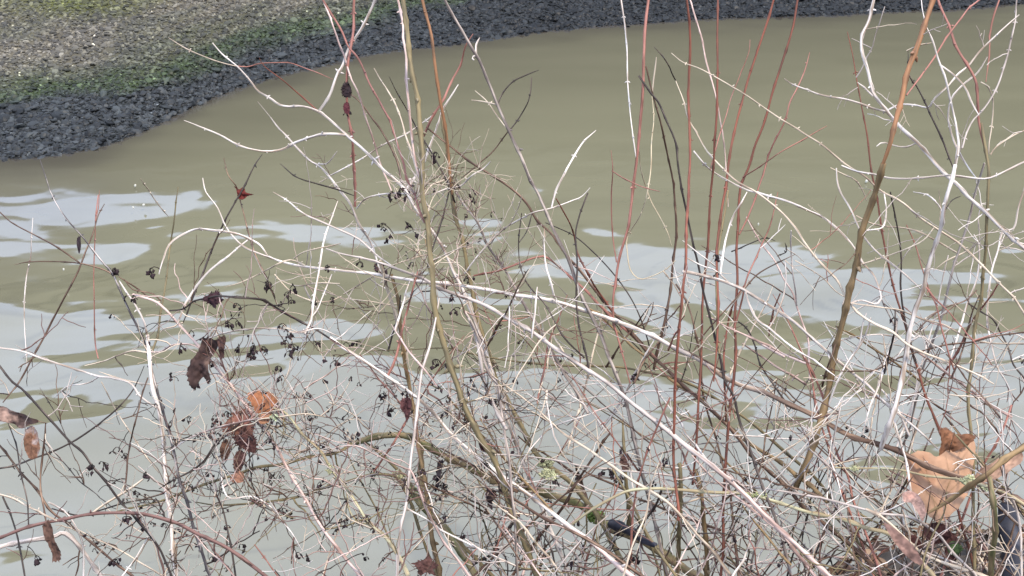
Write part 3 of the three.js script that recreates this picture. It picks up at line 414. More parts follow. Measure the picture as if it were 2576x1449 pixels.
S('tall red stem from the top edge, third of the red ones', 'red', 5, 7, 2.3, 2.2, [1806, 0, 1807, 83, 1804, 200, 1802, 317, 1795, 417, 1790, 483, 1787, 516, 1780, 616, 1774, 716, 1769, 783, 1764, 883, 1760, 966, 1750, 1099, 1742, 1220], 0.3);
S('brown-red stem leaning right to the top edge, fourth of the red ones', 'red', 5, 8, 2.35, 2.2, [1947, 0, 1930, 60, 1914, 110, 1884, 193, 1864, 267, 1847, 333, 1834, 400, 1827, 477, 1820, 510, 1810, 583, 1804, 650, 1804, 716, 1805, 783, 1803, 870, 1795, 960], 0.3);
S('red-brown stem leaning right to the top edge, fifth of the red ones', 'red', 5, 9, 2.4, 2.2, [2007, 0, 1987, 90, 1964, 167, 1944, 233, 1924, 310, 1900, 367, 1884, 423, 1867, 467, 1860, 516, 1855, 616, 1854, 700, 1849, 816, 1847, 916, 1838, 1010, 1830, 1120], 0.3);
T('rose', 3, 3.5, [2080, 317, 2027, 347, 1967, 380, 1904, 423, 1868, 446], 0.1);
S('rosy stem with a blunt pale tip over the water', 'rose', 4, 5, 2.45, 2.3, [2037, 132, 2027, 173, 2007, 220, 1987, 260, 1974, 307, 1947, 363, 1930, 407, 1910, 460, 1897, 503, 1880, 545, 1860, 590], 0.2);
S('pink slender stem from the top edge crossing the red stems', 'pink', 5, 4, 2.5, 2.35, [1734, 0, 1764, 87, 1780, 167, 1797, 233, 1810, 300, 1820, 360, 1827, 433, 1832, 520], 0.2);
S('faint rosy twig ending beside the fourth red stem', 'rose', 3, 3, 2.5, 2.4, [1887, 100, 1884, 133, 1864, 187, 1844, 233, 1824, 300, 1807, 350, 1787, 427], 0.2);
S('brown-red stem with a pale bud tip at upper right', 'red', 4, 9, 2.35, 2.15, [2132, 80, 2144, 133, 2157, 213, 2167, 267, 2180, 333, 2190, 417, 2200, 467, 2207, 500, 2217, 566, 2234, 666, 2254, 743, 2270, 793, 2284, 843, 2300, 900, 2320, 966, 2340, 1020, 2362, 1075], 0.2);
S('thick orange-tan stem leaning right, boldest upright at right', 'orange', 13, 16, 2.15, 2.1, [2347, 0, 2327, 60, 2307, 120, 2287, 173, 2270, 240, 2254, 300, 2240, 360, 2217, 427], 0.25);
T('dark', 3, 6, [2284, 127, 2287, 187, 2307, 217, 2327, 257, 2347, 300, 2374, 360, 2397, 422], 0.5);
T('pale', 4, 4, [2280, 128, 2310, 116, 2344, 108], 0.4);
S('thick olive-tan lower part of the boldest leaning stem at right', 'tan', 16, 18, 2.1, 2.05, [2222, 412, 2217, 427, 2198, 495, 2170, 583, 2154, 666, 2140, 733, 2127, 783, 2114, 840, 2100, 910, 2087, 966, 2070, 1033, 2050, 1099, 2024, 1173, 1998, 1242], 0.12);
S('pink stem crossing from the top edge into the upright olive one at right', 'rose', 6, 8, 2.3, 2.2, [2360, 0, 2394, 83, 2420, 143, 2457, 207, 2462, 260, 2464, 300, 2475, 350, 2487, 417], 0.2);
S('straight olive stem standing at far right', 'olive', 8, 11, 2.2, 2.15, [2470, 310, 2478, 360, 2488, 430, 2486, 483, 2484, 550, 2480, 650, 2470, 733, 2457, 800, 2447, 866, 2440, 950, 2437, 985, 2444, 1099, 2446, 1150], 0.3);
S('pink stem slanting up right to the top edge behind the boldest one', 'rose', 5, 5, 2.4, 2.3, [2464, 0, 2424, 37, 2390, 83, 2350, 143, 2314, 193, 2280, 240], 0.2);
S('rosy stem at the top right, rightmost of the red ones', 'rose', 5, 5, 2.45, 2.35, [2514, 0, 2497, 60, 2487, 143, 2480, 207], 0.2);
S('chalk white kinked stem from the top edge down right, thickest of the white ones', 'white', 7, 11.5, 2.3, 2.15, [2200, 0, 2190, 50, 2170, 93, 2169, 133, 2180, 173, 2190, 233, 2200, 247, 2230, 280, 2264, 317, 2307, 360, 2350, 407, 2410, 467, 2427, 490, 2480, 533, 2517, 570, 2557, 603, 2576, 620], 0.35);
T('white', 4, 5, [2157, 207, 2175, 222, 2195, 242], 0.2);
T('white', 4, 6, [1974, 198, 1994, 213, 2017, 223, 2067, 238, 2127, 248, 2167, 260, 2200, 273, 2230, 280], 0.6);
T('white', 5, 6, [2230, 279, 2264, 263, 2304, 265, 2337, 270, 2350, 250, 2380, 220, 2404, 190, 2434, 163, 2467, 123, 2510, 83, 2564, 37], 0.4);
T('white', 4, 5, [2305, 360, 2280, 370, 2250, 366, 2220, 358, 2205, 368], 0.2);
S('white wavy stem hanging from the bold orange one at top right', 'white', 4, 8, 2.35, 2.25, [2332, 70, 2347, 107, 2357, 143, 2377, 200, 2387, 243, 2400, 290, 2410, 333, 2414, 377, 2402, 420], 0.3);
T('white', 5, 6, [2484, 143, 2457, 187, 2424, 213, 2394, 247, 2384, 297, 2394, 343, 2410, 383, 2444, 433, 2462, 455], 0.3);
T('white', 5, 5, [2364, 163, 2400, 190, 2427, 220, 2444, 257, 2462, 290], 0.2);
S('grey beaded twig hanging from the top right corner', 'grey', 4, 5, 2.5, 2.4, [2557, 0, 2554, 50, 2544, 100, 2527, 167, 2510, 217, 2494, 247, 2474, 277, 2447, 307, 2420, 373], 0.8);
S('pale looping twig in the upper right corner', 'pale', 4, 4, 2.4, 2.3, [2467, 207, 2484, 220, 2497, 257, 2495, 317, 2487, 363, 2487, 393, 2500, 373, 2534, 350, 2576, 330], 0.3);
S('pale stout stem dropping behind the bold one at right', 'white', 10, 14, 2.5, 2.35, [2402, 415, 2390, 467, 2374, 533, 2364, 583, 2344, 650, 2324, 716, 2307, 776, 2290, 833, 2277, 900, 2264, 966, 2240, 1060, 2215, 1130], 0.2);
S('pale stem parallel to the stout pale one, further right', 'grey', 6, 8, 2.55, 2.4, [2477, 410, 2454, 483, 2440, 550, 2420, 616, 2400, 676, 2384, 733, 2370, 783, 2347, 850, 2320, 933, 2300, 1010], 0.3);
S('pale bending stem down the far right', 'white', 5, 6, 2.5, 2.3, [2576, 475, 2564, 516, 2550, 576, 2524, 583, 2510, 630, 2494, 683, 2487, 733, 2484, 800, 2494, 866, 2510, 926, 2534, 966, 2550, 1010], 0.3);
S('white short stem beside the straight olive one at far right', 'white', 5, 6, 2.45, 2.35, [2450, 590, 2464, 616, 2464, 666, 2454, 716, 2434, 766, 2420, 810, 2404, 860, 2385, 920], 0.3);
S('long tan budded twig slanting across the red stems to the right edge', 'pale', 4, 7, 2.15, 2.15, [1689, 133, 1717, 155, 1757, 170, 1807, 197, 1864, 230, 1917, 267, 1967, 300, 2017, 333, 2067, 363, 2100, 390, 2134, 417, 2174, 443, 2217, 483, 2267, 510, 2310, 546, 2357, 576, 2417, 616, 2467, 663, 2510, 710, 2550, 750, 2576, 785], 0.95);
T('pale', 4, 4, [2089, 422, 2120, 437, 2147, 450, 2170, 480, 2180, 505].map((v, i) => i % 2 ? v : v), 0.3);
T('white', 5, 6, [2117, 417, 2154, 430, 2200, 437, 2234, 447, 2300, 450, 2384, 443, 2434, 447, 2484, 450, 2527, 433, 2576, 407], 0.3);
S('white curving twig looping down behind the bold leaning stem', 'white', 4, 6, 2.35, 2.25, [2104, 423, 2107, 460, 2114, 483, 2134, 513, 2150, 543, 2167, 586, 2194, 620, 2230, 650, 2267, 680, 2310, 720, 2330, 745], 0.3);
S('white slanting twig ending in a hooked curl left of the bold stem', 'white', 6, 5, 2.3, 2.25, [1904, 483, 1984, 506, 2034, 530, 2077, 553, 2117, 586, 2144, 616, 2158, 640, 2174, 666, 2197, 690, 2210, 723, 2217, 750, 2207, 763, 2167, 756, 2140, 763], 0.3);
T('white', 5, 5, [2217, 750, 2235, 790, 2255, 830, 2262, 850], 0.3);
S('long dark-topped stem snaking from the red stems to the lower right', 'pale', 4, 8, 2.3, 2.15, [1699, 200, 1717, 250, 1730, 300, 1750, 333, 1784, 390, 1817, 423, 1860, 463, 1900, 483, 1964, 533, 1997, 570, 2024, 610, 2050, 643, 2077, 676, 2107, 710, 2127, 746, 2160, 786, 2200, 813, 2250, 836, 2277, 860, 2317, 883, 2384, 910, 2450, 940, 2500, 966], 0.4);
T('dark', 3, 4, [1645, 118, 1665, 140, 1685, 170, 1690, 183, 1700, 202], 0.8);
S('pale twig just under the dark-topped snaking stem', 'white', 4, 5, 2.35, 2.3, [1745, 380, 1784, 423, 1830, 453, 1877, 477, 1904, 485], 0.3);
S('strong pale diagonal branch in the right half, running to the bottom right', 'white', 9, 8, 2.25, 2.2, [1717, 684, 1760, 690, 1800, 700, 1834, 713, 1877, 733, 1950, 776, 2000, 810, 2050, 856, 2100, 903, 2150, 943, 2180, 966, 2217, 1003, 2267, 1046, 2320, 1090, 2360, 1130], 0.25);
T('white', 4, 4, [1717, 643, 1767, 670, 1800, 681, 1834, 712], 0.3);
T('white', 3, 4, [1717, 605, 1760, 640, 1800, 670], 0.3);
T('white', 5, 6, [1879, 483, 1862, 513, 1844, 543, 1827, 593, 1817, 650, 1812, 690], 0.3);
T('white', 6, 5, [1874, 730, 1884, 766, 1904, 803, 1934, 823, 1977, 860, 2017, 890, 2057, 916, 2100, 945], 0.4);
S('tan stem right of the red stems with the pale diagonal tied across it', 'olive', 5, 7, 2.25, 2.2, [1832, 480, 1822, 530, 1812, 590, 1806, 640, 1803, 700, 1803, 760, 1806, 830, 1810, 890], 0.2);
S('near black stem falling through the red stems to the bottom edge', 'dark>greybrown', 5, 10, 2.2, 2.05, [1607, 191, 1639, 237, 1655, 255, 1675, 300, 1699, 360, 1705, 413, 1717, 480, 1734, 566, 1754, 650, 1770, 733, 1784, 783, 1800, 850, 1817, 916, 1827, 966, 1842, 990, 1857, 1049, 1884, 1116, 1904, 1183, 1930, 1249, 1957, 1316, 1974, 1383, 1986, 1449], 0.25);
S('dark stem left of the near black one, dropping to the bottom', 'brown', 5, 9, 2.3, 2.1, [1700, 715, 1717, 743, 1737, 790, 1750, 843, 1760, 890, 1765, 960, 1780, 1033, 1804, 1116, 1827, 1199, 1840, 1283, 1850, 1366, 1860, 1449], 0.3);
S('red stem fan, the one leaning left at the heart of the right tangle', 'red', 5, 6, 2.3, 2.15, [1877, 710, 1850, 750, 1834, 790, 1827, 833, 1820, 900, 1822, 966, 1826, 1060], 0.2);
S('red twig leaning far right out of the fan of red stems', 'rose', 4, 5, 2.35, 2.2, [1957, 483, 1937, 566, 1904, 640, 1877, 710, 1867, 760, 1845, 830], 0.2);
S('brown twig bridging the dark and the red stems at right of centre', 'brown', 4, 4, 2.2, 2.25, [1724, 925, 1764, 850, 1800, 808, 1834, 770, 1870, 728, 1905, 690, 1950, 665, 2000, 640], 0.5);
T('dark', 3, 3, [1955, 645, 1978, 632, 1975, 610], 0.6);
S('brown-red slender stem from the pale diagonal down to the bottom edge', 'rose', 4, 10, 2.25, 2.05, [1944, 740, 1970, 783, 1994, 830, 2017, 883, 2034, 926, 2042, 966, 2057, 1033, 2074, 1099, 2094, 1166, 2117, 1233, 2140, 1293, 2164, 1359, 2196, 1446], 0.25);
S('reddish brown stem from the shaggy red fan curving down right', 'pink', 4, 6, 2.3, 2.2, [1877, 546, 1897, 586, 1917, 620, 1947, 656, 1970, 700, 1997, 740, 2007, 776, 2020, 816, 2034, 860, 2038, 955], 0.3);
S('dark thin stem dropping from the red fan to the lower right', 'dark', 4, 5, 2.25, 2.2, [1840, 800, 1877, 826, 1897, 866, 1914, 916, 1944, 966, 1975, 1010], 0.3);
S('black twig with white buds level over the right water', 'black', 3, 4, 2.35, 2.3, [1950, 606, 1925, 598, 1895, 608, 1865, 620, 1840, 633].map((v, i) => i % 2 ? v : v), 0.95);
S('white upright twig in front of the right water patch', 'white', 4, 5, 2.35, 2.25, [1990, 580, 1992, 640, 1995, 690, 2001, 733, 2004, 770], 0.5);
T('pale', 3, 4, [2000, 655, 2025, 670, 2070, 700, 2100, 732, 2130, 750], 0.3);
S('white twig with side hairs left of the bold leaning stem', 'white', 4, 5, 2.3, 2.25, [1975, 655, 1978, 700, 1975, 730, 1965, 765, 1950, 800, 1930, 830], 0.3);
S('tan twig rising right past the bold stem to the olive one', 'pale', 4, 4, 2.3, 2.3, [2164, 666, 2217, 650, 2284, 623, 2324, 603, 2350, 573], 0.3);
S('white short twig hooked at the bold leaning stem', 'white', 5, 4, 2.3, 2.3, [2180, 580, 2220, 573, 2230, 533, 2224, 483], 0.3);
S('tan sagging twig from the bold stem to the far right stems', 'pale', 4, 5, 2.35, 2.3, [2154, 543, 2184, 560, 2224, 570, 2267, 573, 2310, 583, 2367, 613, 2407, 636], 0.5);
S('pale kinked twig rising to the far right', 'pale', 4, 5, 2.35, 2.3, [2350, 680, 2384, 656, 2434, 630, 2477, 593, 2500, 578], 0.3);
S('white bowed twig over the stout pale stem at right', 'white', 4, 5, 2.3, 2.3, [2297, 483, 2334, 493, 2357, 513, 2372, 535], 0.2);
T('dark', 3, 3, [2374, 536, 2394, 506, 2417, 493], 0.2);
S('reddish thin stem between the stout pale and the brown-red one', 'rose', 3, 5, 2.35, 2.25, [2280, 566, 2304, 616, 2317, 666, 2334, 716, 2357, 776, 2370, 823, 2387, 883, 2400, 930], 0.3);
S('dark thin stem close right of the brown-red bud-tipped one', 'dark', 4, 6, 2.3, 2.2, [2240, 483, 2257, 566, 2267, 650, 2264, 716, 2270, 780, 2285, 850, 2305, 915], 0.3);
S('tan-red twig running right from the curl to the edge', 'pale', 4, 6, 2.25, 2.2, [2144, 763, 2210, 773, 2264, 780, 2317, 800, 2377, 816, 2434, 850, 2484, 863, 2576, 863], 0.4);
S('thin brown arc sweeping across the lower right and up to the edge', 'brown', 4, 5, 2.2, 2.2, [1984, 893, 2034, 913, 2100, 930, 2167, 931, 2210, 926, 2267, 896, 2334, 880, 2384, 866, 2450, 860, 2500, 846, 2576, 834], 0.3);
S('white-topped dark stem bending down at the far right edge', 'dark', 4, 6, 2.3, 2.2, [2434, 763, 2465, 783, 2497, 803, 2517, 836, 2540, 876, 2550, 916, 2576, 950], 0.4);
S('dark brown twig rising through the right side to the olive stem', 'brown', 4, 4, 2.3, 2.25, [2297, 843, 2317, 820, 2350, 790, 2384, 770, 2427, 756, 2457, 730], 0.4);
S('white joined twig descending left under the bold stem', 'white', 5, 6, 2.3, 2.2, [2190, 800, 2184, 826, 2167, 866, 2137, 906, 2117, 940, 2104, 966, 2085, 1020], 0.4);
S('white arched twig level in the right water gap', 'white', 4, 5, 2.35, 2.3, [2085, 872, 2117, 856, 2184, 843, 2250, 846, 2290, 856, 2317, 843, 2340, 860, 2352, 880], 0.3);
S('pale wavy stems bottom right of the bold stem', 'white', 6, 6, 2.3, 2.2, [2257, 800, 2250, 850, 2230, 900, 2214, 960, 2190, 1020, 2170, 1090], 0.3);
S('thick grey-brown stick rising from the big tan leaf to the right edge', 'tan', 14, 17, 2.1, 2.05, [2334, 1290, 2400, 1249, 2450, 1213, 2490, 1186, 2534, 1153, 2576, 1122], 0.1);
S('lichened twig lying across the big tan leaf', 'lichen', 5, 9, 2.02, 2.0, [2100, 1176, 2150, 1179, 2250, 1179, 2334, 1196, 2417, 1209, 2484, 1226, 2534, 1243, 2576, 1268], 0.3);
S('tan diagonal stem ending at the foot of the bold leaning stem', 'tan', 8, 12, 2.25, 2.15, [1680, 950, 1717, 976, 1767, 1009, 1817, 1059, 1867, 1106, 1950, 1153, 2007, 1196, 2050, 1229, 2080, 1262], 0.15);
S('tan bottom stem sloping to the lower right corner', 'pale', 9, 11, 2.1, 2.0, [2180, 1280, 2217, 1303, 2267, 1349, 2317, 1389, 2367, 1413, 2430, 1435], 0.2);
S('brown post-like stem at the bottom under the red stems', 'tan', 10, 17, 2.3, 2.25, [1750, 1180, 1768, 1260, 1774, 1320, 1777, 1449], 0.15);
S('olive cut stem standing at the bottom centre right', 'olive', 8, 14, 2.35, 2.3, [1566, 1059, 1572, 1133, 1576, 1199, 1579, 1300, 1580, 1350], 0.15);
S('second olive cut stem, right of the first, with a dark broken tip', 'olive', 11, 15, 2.35, 2.3, [1708, 1165, 1712, 1233, 1710, 1300, 1704, 1380, 1700, 1449], 0.15);
S('stout olive stem in the bottom right corner', 'mossy', 14, 20, 2.2, 2.15, [2490, 1200, 2497, 1260, 2500, 1340, 2494, 1449], 0.15);
S('pale purple stem bending down the right edge', 'grey', 6, 9, 2.05, 2.0, [2516, 1030, 2522, 1090, 2524, 1140, 2530, 1216, 2557, 1283, 2566, 1330, 2568, 1449], 0.2);
S('rosy stem slanting at the lower right edge', 'rose', 6, 9, 2.1, 2.05, [2545, 1020, 2520, 1080, 2500, 1120, 2470, 1170], 0.2);
S('reddish stem rising from the bottom by the red stems', 'rose', 8, 5, 2.1, 2.2, [1580, 1449, 1590, 1340, 1600, 1250, 1625, 1150, 1660, 1060, 1685, 1000], 0.2);
S('dark stem slanting right at the bottom, under the bowing branch', 'dark', 8, 6, 2.2, 2.3, [1595, 1345, 1620, 1310, 1650, 1270, 1665, 1230], 0.3);
S('pale pink low diagonal at the bottom right of centre', 'pink', 9, 12, 2.1, 2.0, [1830, 1190, 1880, 1240, 1940, 1310, 1985, 1370, 2010, 1400, 2050, 1449], 0.2);
S('white diagonal at the bottom right', 'white', 6, 8, 2.15, 2.05, [2210, 1316, 2280, 1365, 2350, 1398, 2420, 1425, 2440, 1449], 0.2);
S('purple-brown tall stem crossing the lower right from the bold one to the bottom', 'rose', 6, 9, 2.1, 2.0, [2000, 900, 2030, 960, 2052, 1020, 2062, 1080, 2085, 1150, 2110, 1200, 2125, 1260, 2150, 1330, 2180, 1400, 2195, 1449].map((v, i) => i % 2 ? v : v + 24), 0.2);
S('white twigs at the lower right rising to a fork', 'white', 5, 6, 2.3, 2.15, [2085, 1300, 2080, 1250, 2090, 1190, 2095, 1120, 2105, 1060, 2120, 1000], 0.3);
T('pale', 4, 6, [1945, 1195, 2000, 1155, 2040, 1120, 2085, 1090], 0.3);
T('white', 4, 5, [2120, 1260, 2105, 1200, 2085, 1150], 0.3);
S('white twig slanting steeply beneath the tan budded twig at lower right', 'white', 5, 7, 2.2, 2.1, [2255, 985, 2275, 1040, 2290, 1100, 2310, 1160, 2325, 1240, 2340, 1310].map((v, i) => i % 2 ? v : v - 30), 0.3);
S('pale blurred stem leaning left at the lower right', 'white', 7, 8, 2.4, 2.3, [2320, 930, 2300, 1000, 2280, 1065, 2260, 1110, 2250, 1150], 0.3);

// ---------- side twigs that fill the tangle; every one is part of the branch it grows on ----------
const podMat = new THREE.MeshPhysicalMaterial({ vertexColors: true, roughness: 0.85, specularIntensity: 0.25 });
function podGeo(p, size, n) { // a few shrivelled pods hanging on thin stalks
  const out = [];
  for (let i = 0; i < n; i++) {
    const l = size * rr(0.3, 1.1), q = p.clone().add(V(rr(-1, 1) * size * 0.8, -l * rr(0.4, 1), rr(-1, 1) * size * 0.6)), c = rr(0.6, 1.5);
    out.push(stemGeo([p.clone(), p.clone().lerp(q, 0.5).add(V(rr(-1, 1) * size * 0.2, size * 0.1, 0)), q], [0.0007, 0.0006], 'black', 4, 9, 0.006));
    const b = podProto[i % 3].clone(), d = V(rr(-0.9, 0.9), 1, rr(-0.6, 0.6)).normalize(), s = size * rr(0.35, 0.85), f = rr(0.6, 1.6);
    out.push(tint(putAt(b, q, d, V(s * f * rr(0.7, 1), s * rr(0.55, 1), s * f * rr(0.7, 1))), [0.022 * c, 0.014 * c, 0.015 * c]));
  }
  out.forEach(g => g.deleteAttribute('uv'));
  return mergeGeometries(out);
}
function pod(x, y, px, n = 2) {
  const s = nearest(x, y - px * 0.5, 90) || nearest(x, y, 200); if (!s) return;
  const p = at(x, y - px * 0.6, s[2] - 0.004), a = s[5], stalk = stemGeo([a.clone(), a.clone().lerp(p, 0.5).add(V(0, 0.004, 0)), p], [0.0009, 0.0007], 'dark', 4, 9, 0.006);
  const g = podGeo(p, px * M_PER * s[2] * 0.56, n + 2); stalk.deleteAttribute('uv');
  mesh('seed_pod', mergeGeometries([stalk, g]), podMat, s[3]);
}
function twigLine(p, ang, lenM, depthDrift, zig, bend, steps) {
  const P = [p.clone()]; let a = ang, q = p.clone();
  for (let i = 0; i < steps; i++) {
    const l = lenM / steps * rr(0.75, 1.25), b = a + (i % 2 ? 1 : -1) * zig * rr(0.4, 1);
    q = q.clone().addScaledVector(right, Math.cos(b) * l).addScaledVector(upv, Math.sin(b) * l).addScaledVector(fwd, depthDrift * l + rr(-0.25, 0.25) * l);
    P.push(q); a += bend / steps + rr(-0.06, 0.06);
  }
  return P;
}
let twigCount = 0;
function twig(s, ang, lenPx, wPx, kind, zig, pods, forks) {
  const k = M_PER * s[2], P = twigLine(s[5], ang, lenPx * k, rr(-0.45, 0.45), zig, rr(-0.6, 0.6), Math.max(4, Math.round(lenPx / 24))), out = [];
  const r0 = wPx * k / 2, main = stemGeo(P, [r0, r0 * 0.8, r0 * 0.55], kind, 5, rr(0.018, 0.032), 0.010, 1.4); out.push(main);
  const tips = [P[P.length - 1]];
  for (let f = 0; f < forks; f++) {
    const i = 1 + Math.floor(rnd() * (P.length - 2)), d = P[i + 1].clone().sub(P[i]), a2 = Math.atan2(d.dot(upv), d.dot(right)) + (rnd() < 0.5 ? -1 : 1) * rr(0.45, 1.25), Q2 = twigLine(P[i], a2, lenPx * k * rr(0.2, 0.6), rr(-0.5, 0.5), zig * 0.6, rr(-0.5, 0.5), 4);
    out.push(stemGeo(Q2, [r0 * 0.7, r0 * 0.45], kind, 4, 0.02, 0.012, 1.4)); tips.push(Q2[4], Q2[2]);
  }
  const b = budsGeo(main, kind, zig > 0.3 ? 0.5 : 0.35, 0.0011); if (b) out.push(b);
  out.forEach(g => g.deleteAttribute('uv'));
  const m = mesh('twig', mergeGeometries(out.map(g => { g.userData = {}; return g; })), bark, s[3]); twigCount++;
  if (pods && rnd() < pods) for (const t of tips) if (rnd() < 0.55 || t === tips[0]) mesh('seed_pod', podGeo(t, rr(0.0042, 0.0085), 1 + Math.floor(rr(0, 3.4))), podMat, m);
  if (lenPx > 70) P.forEach((p, i) => { if (i && i % 2 === 0) { const [x, y, z] = PROJ(p); samples.push([x, y, z, s[3], r0 * 0.7, p]); } });
}
const pick = (...a) => a[Math.floor(rnd() * a.length)];
// fill: twigs in one patch of the tangle [left, top, right, bottom], how many, lengths, widths, barks, zigzag, share with pods, directions
function fill(x0, y0, x1, y1, n, l0, l1, w0, w1, kinds, zig, pods, a0 = 0, a1 = 6.28, forks = 3) {
  const pool = samples.filter(s => s[0] > x0 && s[0] < x1 && s[1] > y0 && s[1] < y1 && s[4] > 0.0006); if (!pool.length) return;
  const cells = new Map(); for (const s of pool) { const k = Math.floor(s[0] / 70) * 99 + Math.floor(s[1] / 70); if (!cells.has(k)) cells.set(k, []); cells.get(k).push(s); }
  const list = [...cells.values()].filter(c => !(c[0][0] > 2230 && c[0][0] < 2480 && c[0][1] > 1040 && c[0][1] < 1310));
  if (!list.length) return;
  for (let i = 0; i < n; i++) { const c = list[Math.floor(rnd() * list.length)], s = c[Math.floor(rnd() * c.length)], big = rnd(); twig(s, rr(a0, a1), mix(l0, l1, big * big), mix(w0, w1, rnd() * rnd()), pick(...kinds), zig, pods, Math.floor(rr(0.4, forks))); }
}
// straight thin branches that run down through the lower right tangle, and others that lean against them
const WORD = { brown: 'brown', rose: 'reddish', pale: 'tan', olive: 'olive', pink: 'pinkish', white: 'white', dark: 'dark', tan: 'tan-brown', red: 'red', plum: 'purple-brown', grey: 'grey' };
const MARKS = [['the big tan leaf', 2366, 1208], ['the russet leaf clump', 640, 1080], ['the blackened stick end', 1590, 1344], ['the bold stem foot', 2010, 1230], ['the red upright stems', 1790, 850], ['the cut olive stems', 1640, 1180], ['the tall olive stem', 1130, 880], ['the mossy limb', 1300, 1220], ['the far right olive stem', 2445, 960], ['the blue-black stump', 2540, 1380], ['the black-brown leaf', 507, 920], ['the bleached stick', 1010, 1350], ['the long pale diagonal', 1430, 800], ['the bowing lichened branch', 1880, 1260], ['the leaf litter', 2050, 1420], ['the bold leaning stem', 2130, 800], ['the purple arch', 480, 1340], ['the pale upright stem', 415, 1150]];
const by = (x, y) => MARKS.reduce((a, m) => { const k = Math.hypot(m[1] - x, m[2] - y); return k < a[0] ? [k, m[0]] : a; }, [1e9, ''])[1];
const third = x => x < 900 ? 'left' : x < 1700 ? 'centre' : 'right';
for (let i = 0; i < 96; i++) {
  const down = i % 5 < 3, k = down ? pick('brown', 'pink', 'pale', 'brown', 'tan', 'rose', 'white') : pick('white', 'pale', 'brown', 'rose', 'dark'), x = rr(900, 2480), y = rr(740, 1330), l = rr(160, 460) * (y > 1000 ? 1 : 0.7), a = down ? rr(0.45, 1.0) : rr(-1.45, -0.95), n = 5, P = [], d = rr(2.1, 2.5), b = rr(-0.25, 0.25);
  let px = x, py = y; for (let j = 0; j <= n; j++) { P.push(px, py); px += Math.cos(a + b * j / n) * l / n + rr(-5, 5); py += Math.sin(a + b * j / n) * l / n + rr(-5, 5); }
  if (P.some((v, j) => j % 2 && (v < 640 || v > 1434)) || P.some((v, j) => !(j % 2) && v > 2560)) continue;
  const w = rr(3, 8); S((w > 5.5 ? 'straight ' : 'thin straight ') + WORD[k] + ' branch ' + (down ? (a > 0.72 ? 'steeply down right' : 'gently down right') : a < -1.2 ? 'nearly upright' : 'leaning right') + ' near ' + by((P[0] + P[10]) / 2, (P[1] + P[11]) / 2), k, down ? w * 0.6 : w, down ? w : w * 0.55, d, d + rr(-0.12, 0.12), P, 0.3).userData.group = 'thin straight branches in the lower tangle';
}
// stouter branches that run down right and out of the bottom of the view
for (let i = 0; i < 34; i++) {
  const k = pick('brown', 'pink', 'pale', 'brown', 'tan', 'plum', 'olive', 'brown', 'grey'), x = rr(1350, 2480), y = rr(1020, 1320), m = rr(0.35, 1.3) * (rnd() < 0.28 ? -1 : 1), P = [], d = rr(2.15, 2.5), n = 5, b = rr(-30, 30);
  for (let j = 0; j <= n; j++) { const v = j / n; P.push(x + m * (1450 - y) * v + b * Math.sin(v * 3.1) + rr(-4, 4), mix(y, 1450, v)); }
  const w = rr(6, 12); S((w > 9 ? 'stout ' : 'sturdy ') + (WORD[k] || k) + ' branch ' + (m < 0 ? 'leaning up right' : m > 0.85 ? 'slanting down right' : 'dropping steeply') + ' to the bottom near ' + by((P[0] + P[10]) / 2, (P[1] + P[11]) / 2), k, w * 0.5, w, d, d - rr(0, 0.15), P, 0.25).userData.group = 'stouter branches leaving through the bottom edge';
}
fill(1040, 470, 1270, 760, 110, 50, 190, 1.6, 2.8, ['pink', 'brown', 'plum', 'pale', 'grey'], 0.16, 0.06, 0.6, 2.5, 4);
fill(820, 430, 1260, 760, 70, 35, 140, 1.8, 3.5, ['brown', 'plum', 'pale', 'grey', 'pale'], 0.24, 0.12, 0, 6.28, 3);
fill(420, 720, 1250, 1130, 140, 45, 240, 2.2, 4.6, ['plum', 'brown', 'dark', 'brown', 'pink', 'grey', 'pale'], 0.28, 0.26, 0, 6.28, 4);
fill(420, 950, 1250, 1330, 130, 45, 250, 2.2, 5.0, ['plum', 'brown', 'dark', 'pink', 'grey', 'pale', 'olive'], 0.26, 0.24, 0, 6.28, 4);
fill(500, 960, 740, 1180, 70, 40, 140, 1.6, 2.6, ['rose', 'plum', 'pink', 'brown'], 0.2, 0.03, 0.4, 2.9, 3);
fill(0, 880, 450, 1440, 64, 45, 220, 2.2, 4.6, ['plum', 'brown', 'pale', 'grey', 'dark'], 0.22, 0.09, 0, 6.28, 3);
fill(1200, 780, 1750, 1250, 70, 70, 320, 2.4, 4.8, ['brown', 'pale', 'white', 'pale', 'rose', 'grey', 'white'], 0.11, 0.05, 0, 6.28, 2);
fill(1640, 620, 2576, 1050, 90, 60, 300, 2.2, 4.6, ['white', 'white', 'pale', 'brown', 'white', 'rose', 'grey'], 0.10, 0.02, 0, 6.28, 2);
fill(1680, 980, 2420, 1330, 130, 70, 360, 2.4, 5.2, ['white', 'pale', 'white', 'white', 'pale', 'brown', 'plum', 'grey', 'white'], 0.10, 0.03, 0, 6.28, 2);
fill(2180, 880, 2576, 1300, 70, 60, 300, 2.4, 5.0, ['white', 'brown', 'plum', 'pale', 'grey', 'brown'], 0.13, 0.03, 0, 6.28, 2);
fill(380, 1230, 1300, 1520, 190, 50, 270, 2.4, 5.6, ['dark', 'brown', 'pale', 'pink', 'plum', 'olive', 'grey'], 0.22, 0.2, 0, 6.28, 3);
fill(1200, 1200, 1800, 1520, 130, 60, 300, 2.4, 5.5, ['brown', 'pale', 'plum', 'dark', 'pink', 'olive', 'brown', 'grey'], 0.17, 0.09, 0, 6.28, 3);
fill(2000, 1330, 2576, 1600, 90, 60, 260, 2.6, 6, ['brown', 'dark', 'plum', 'grey', 'pale', 'olive'], 0.14, 0.05, 0, 6.28, 3);
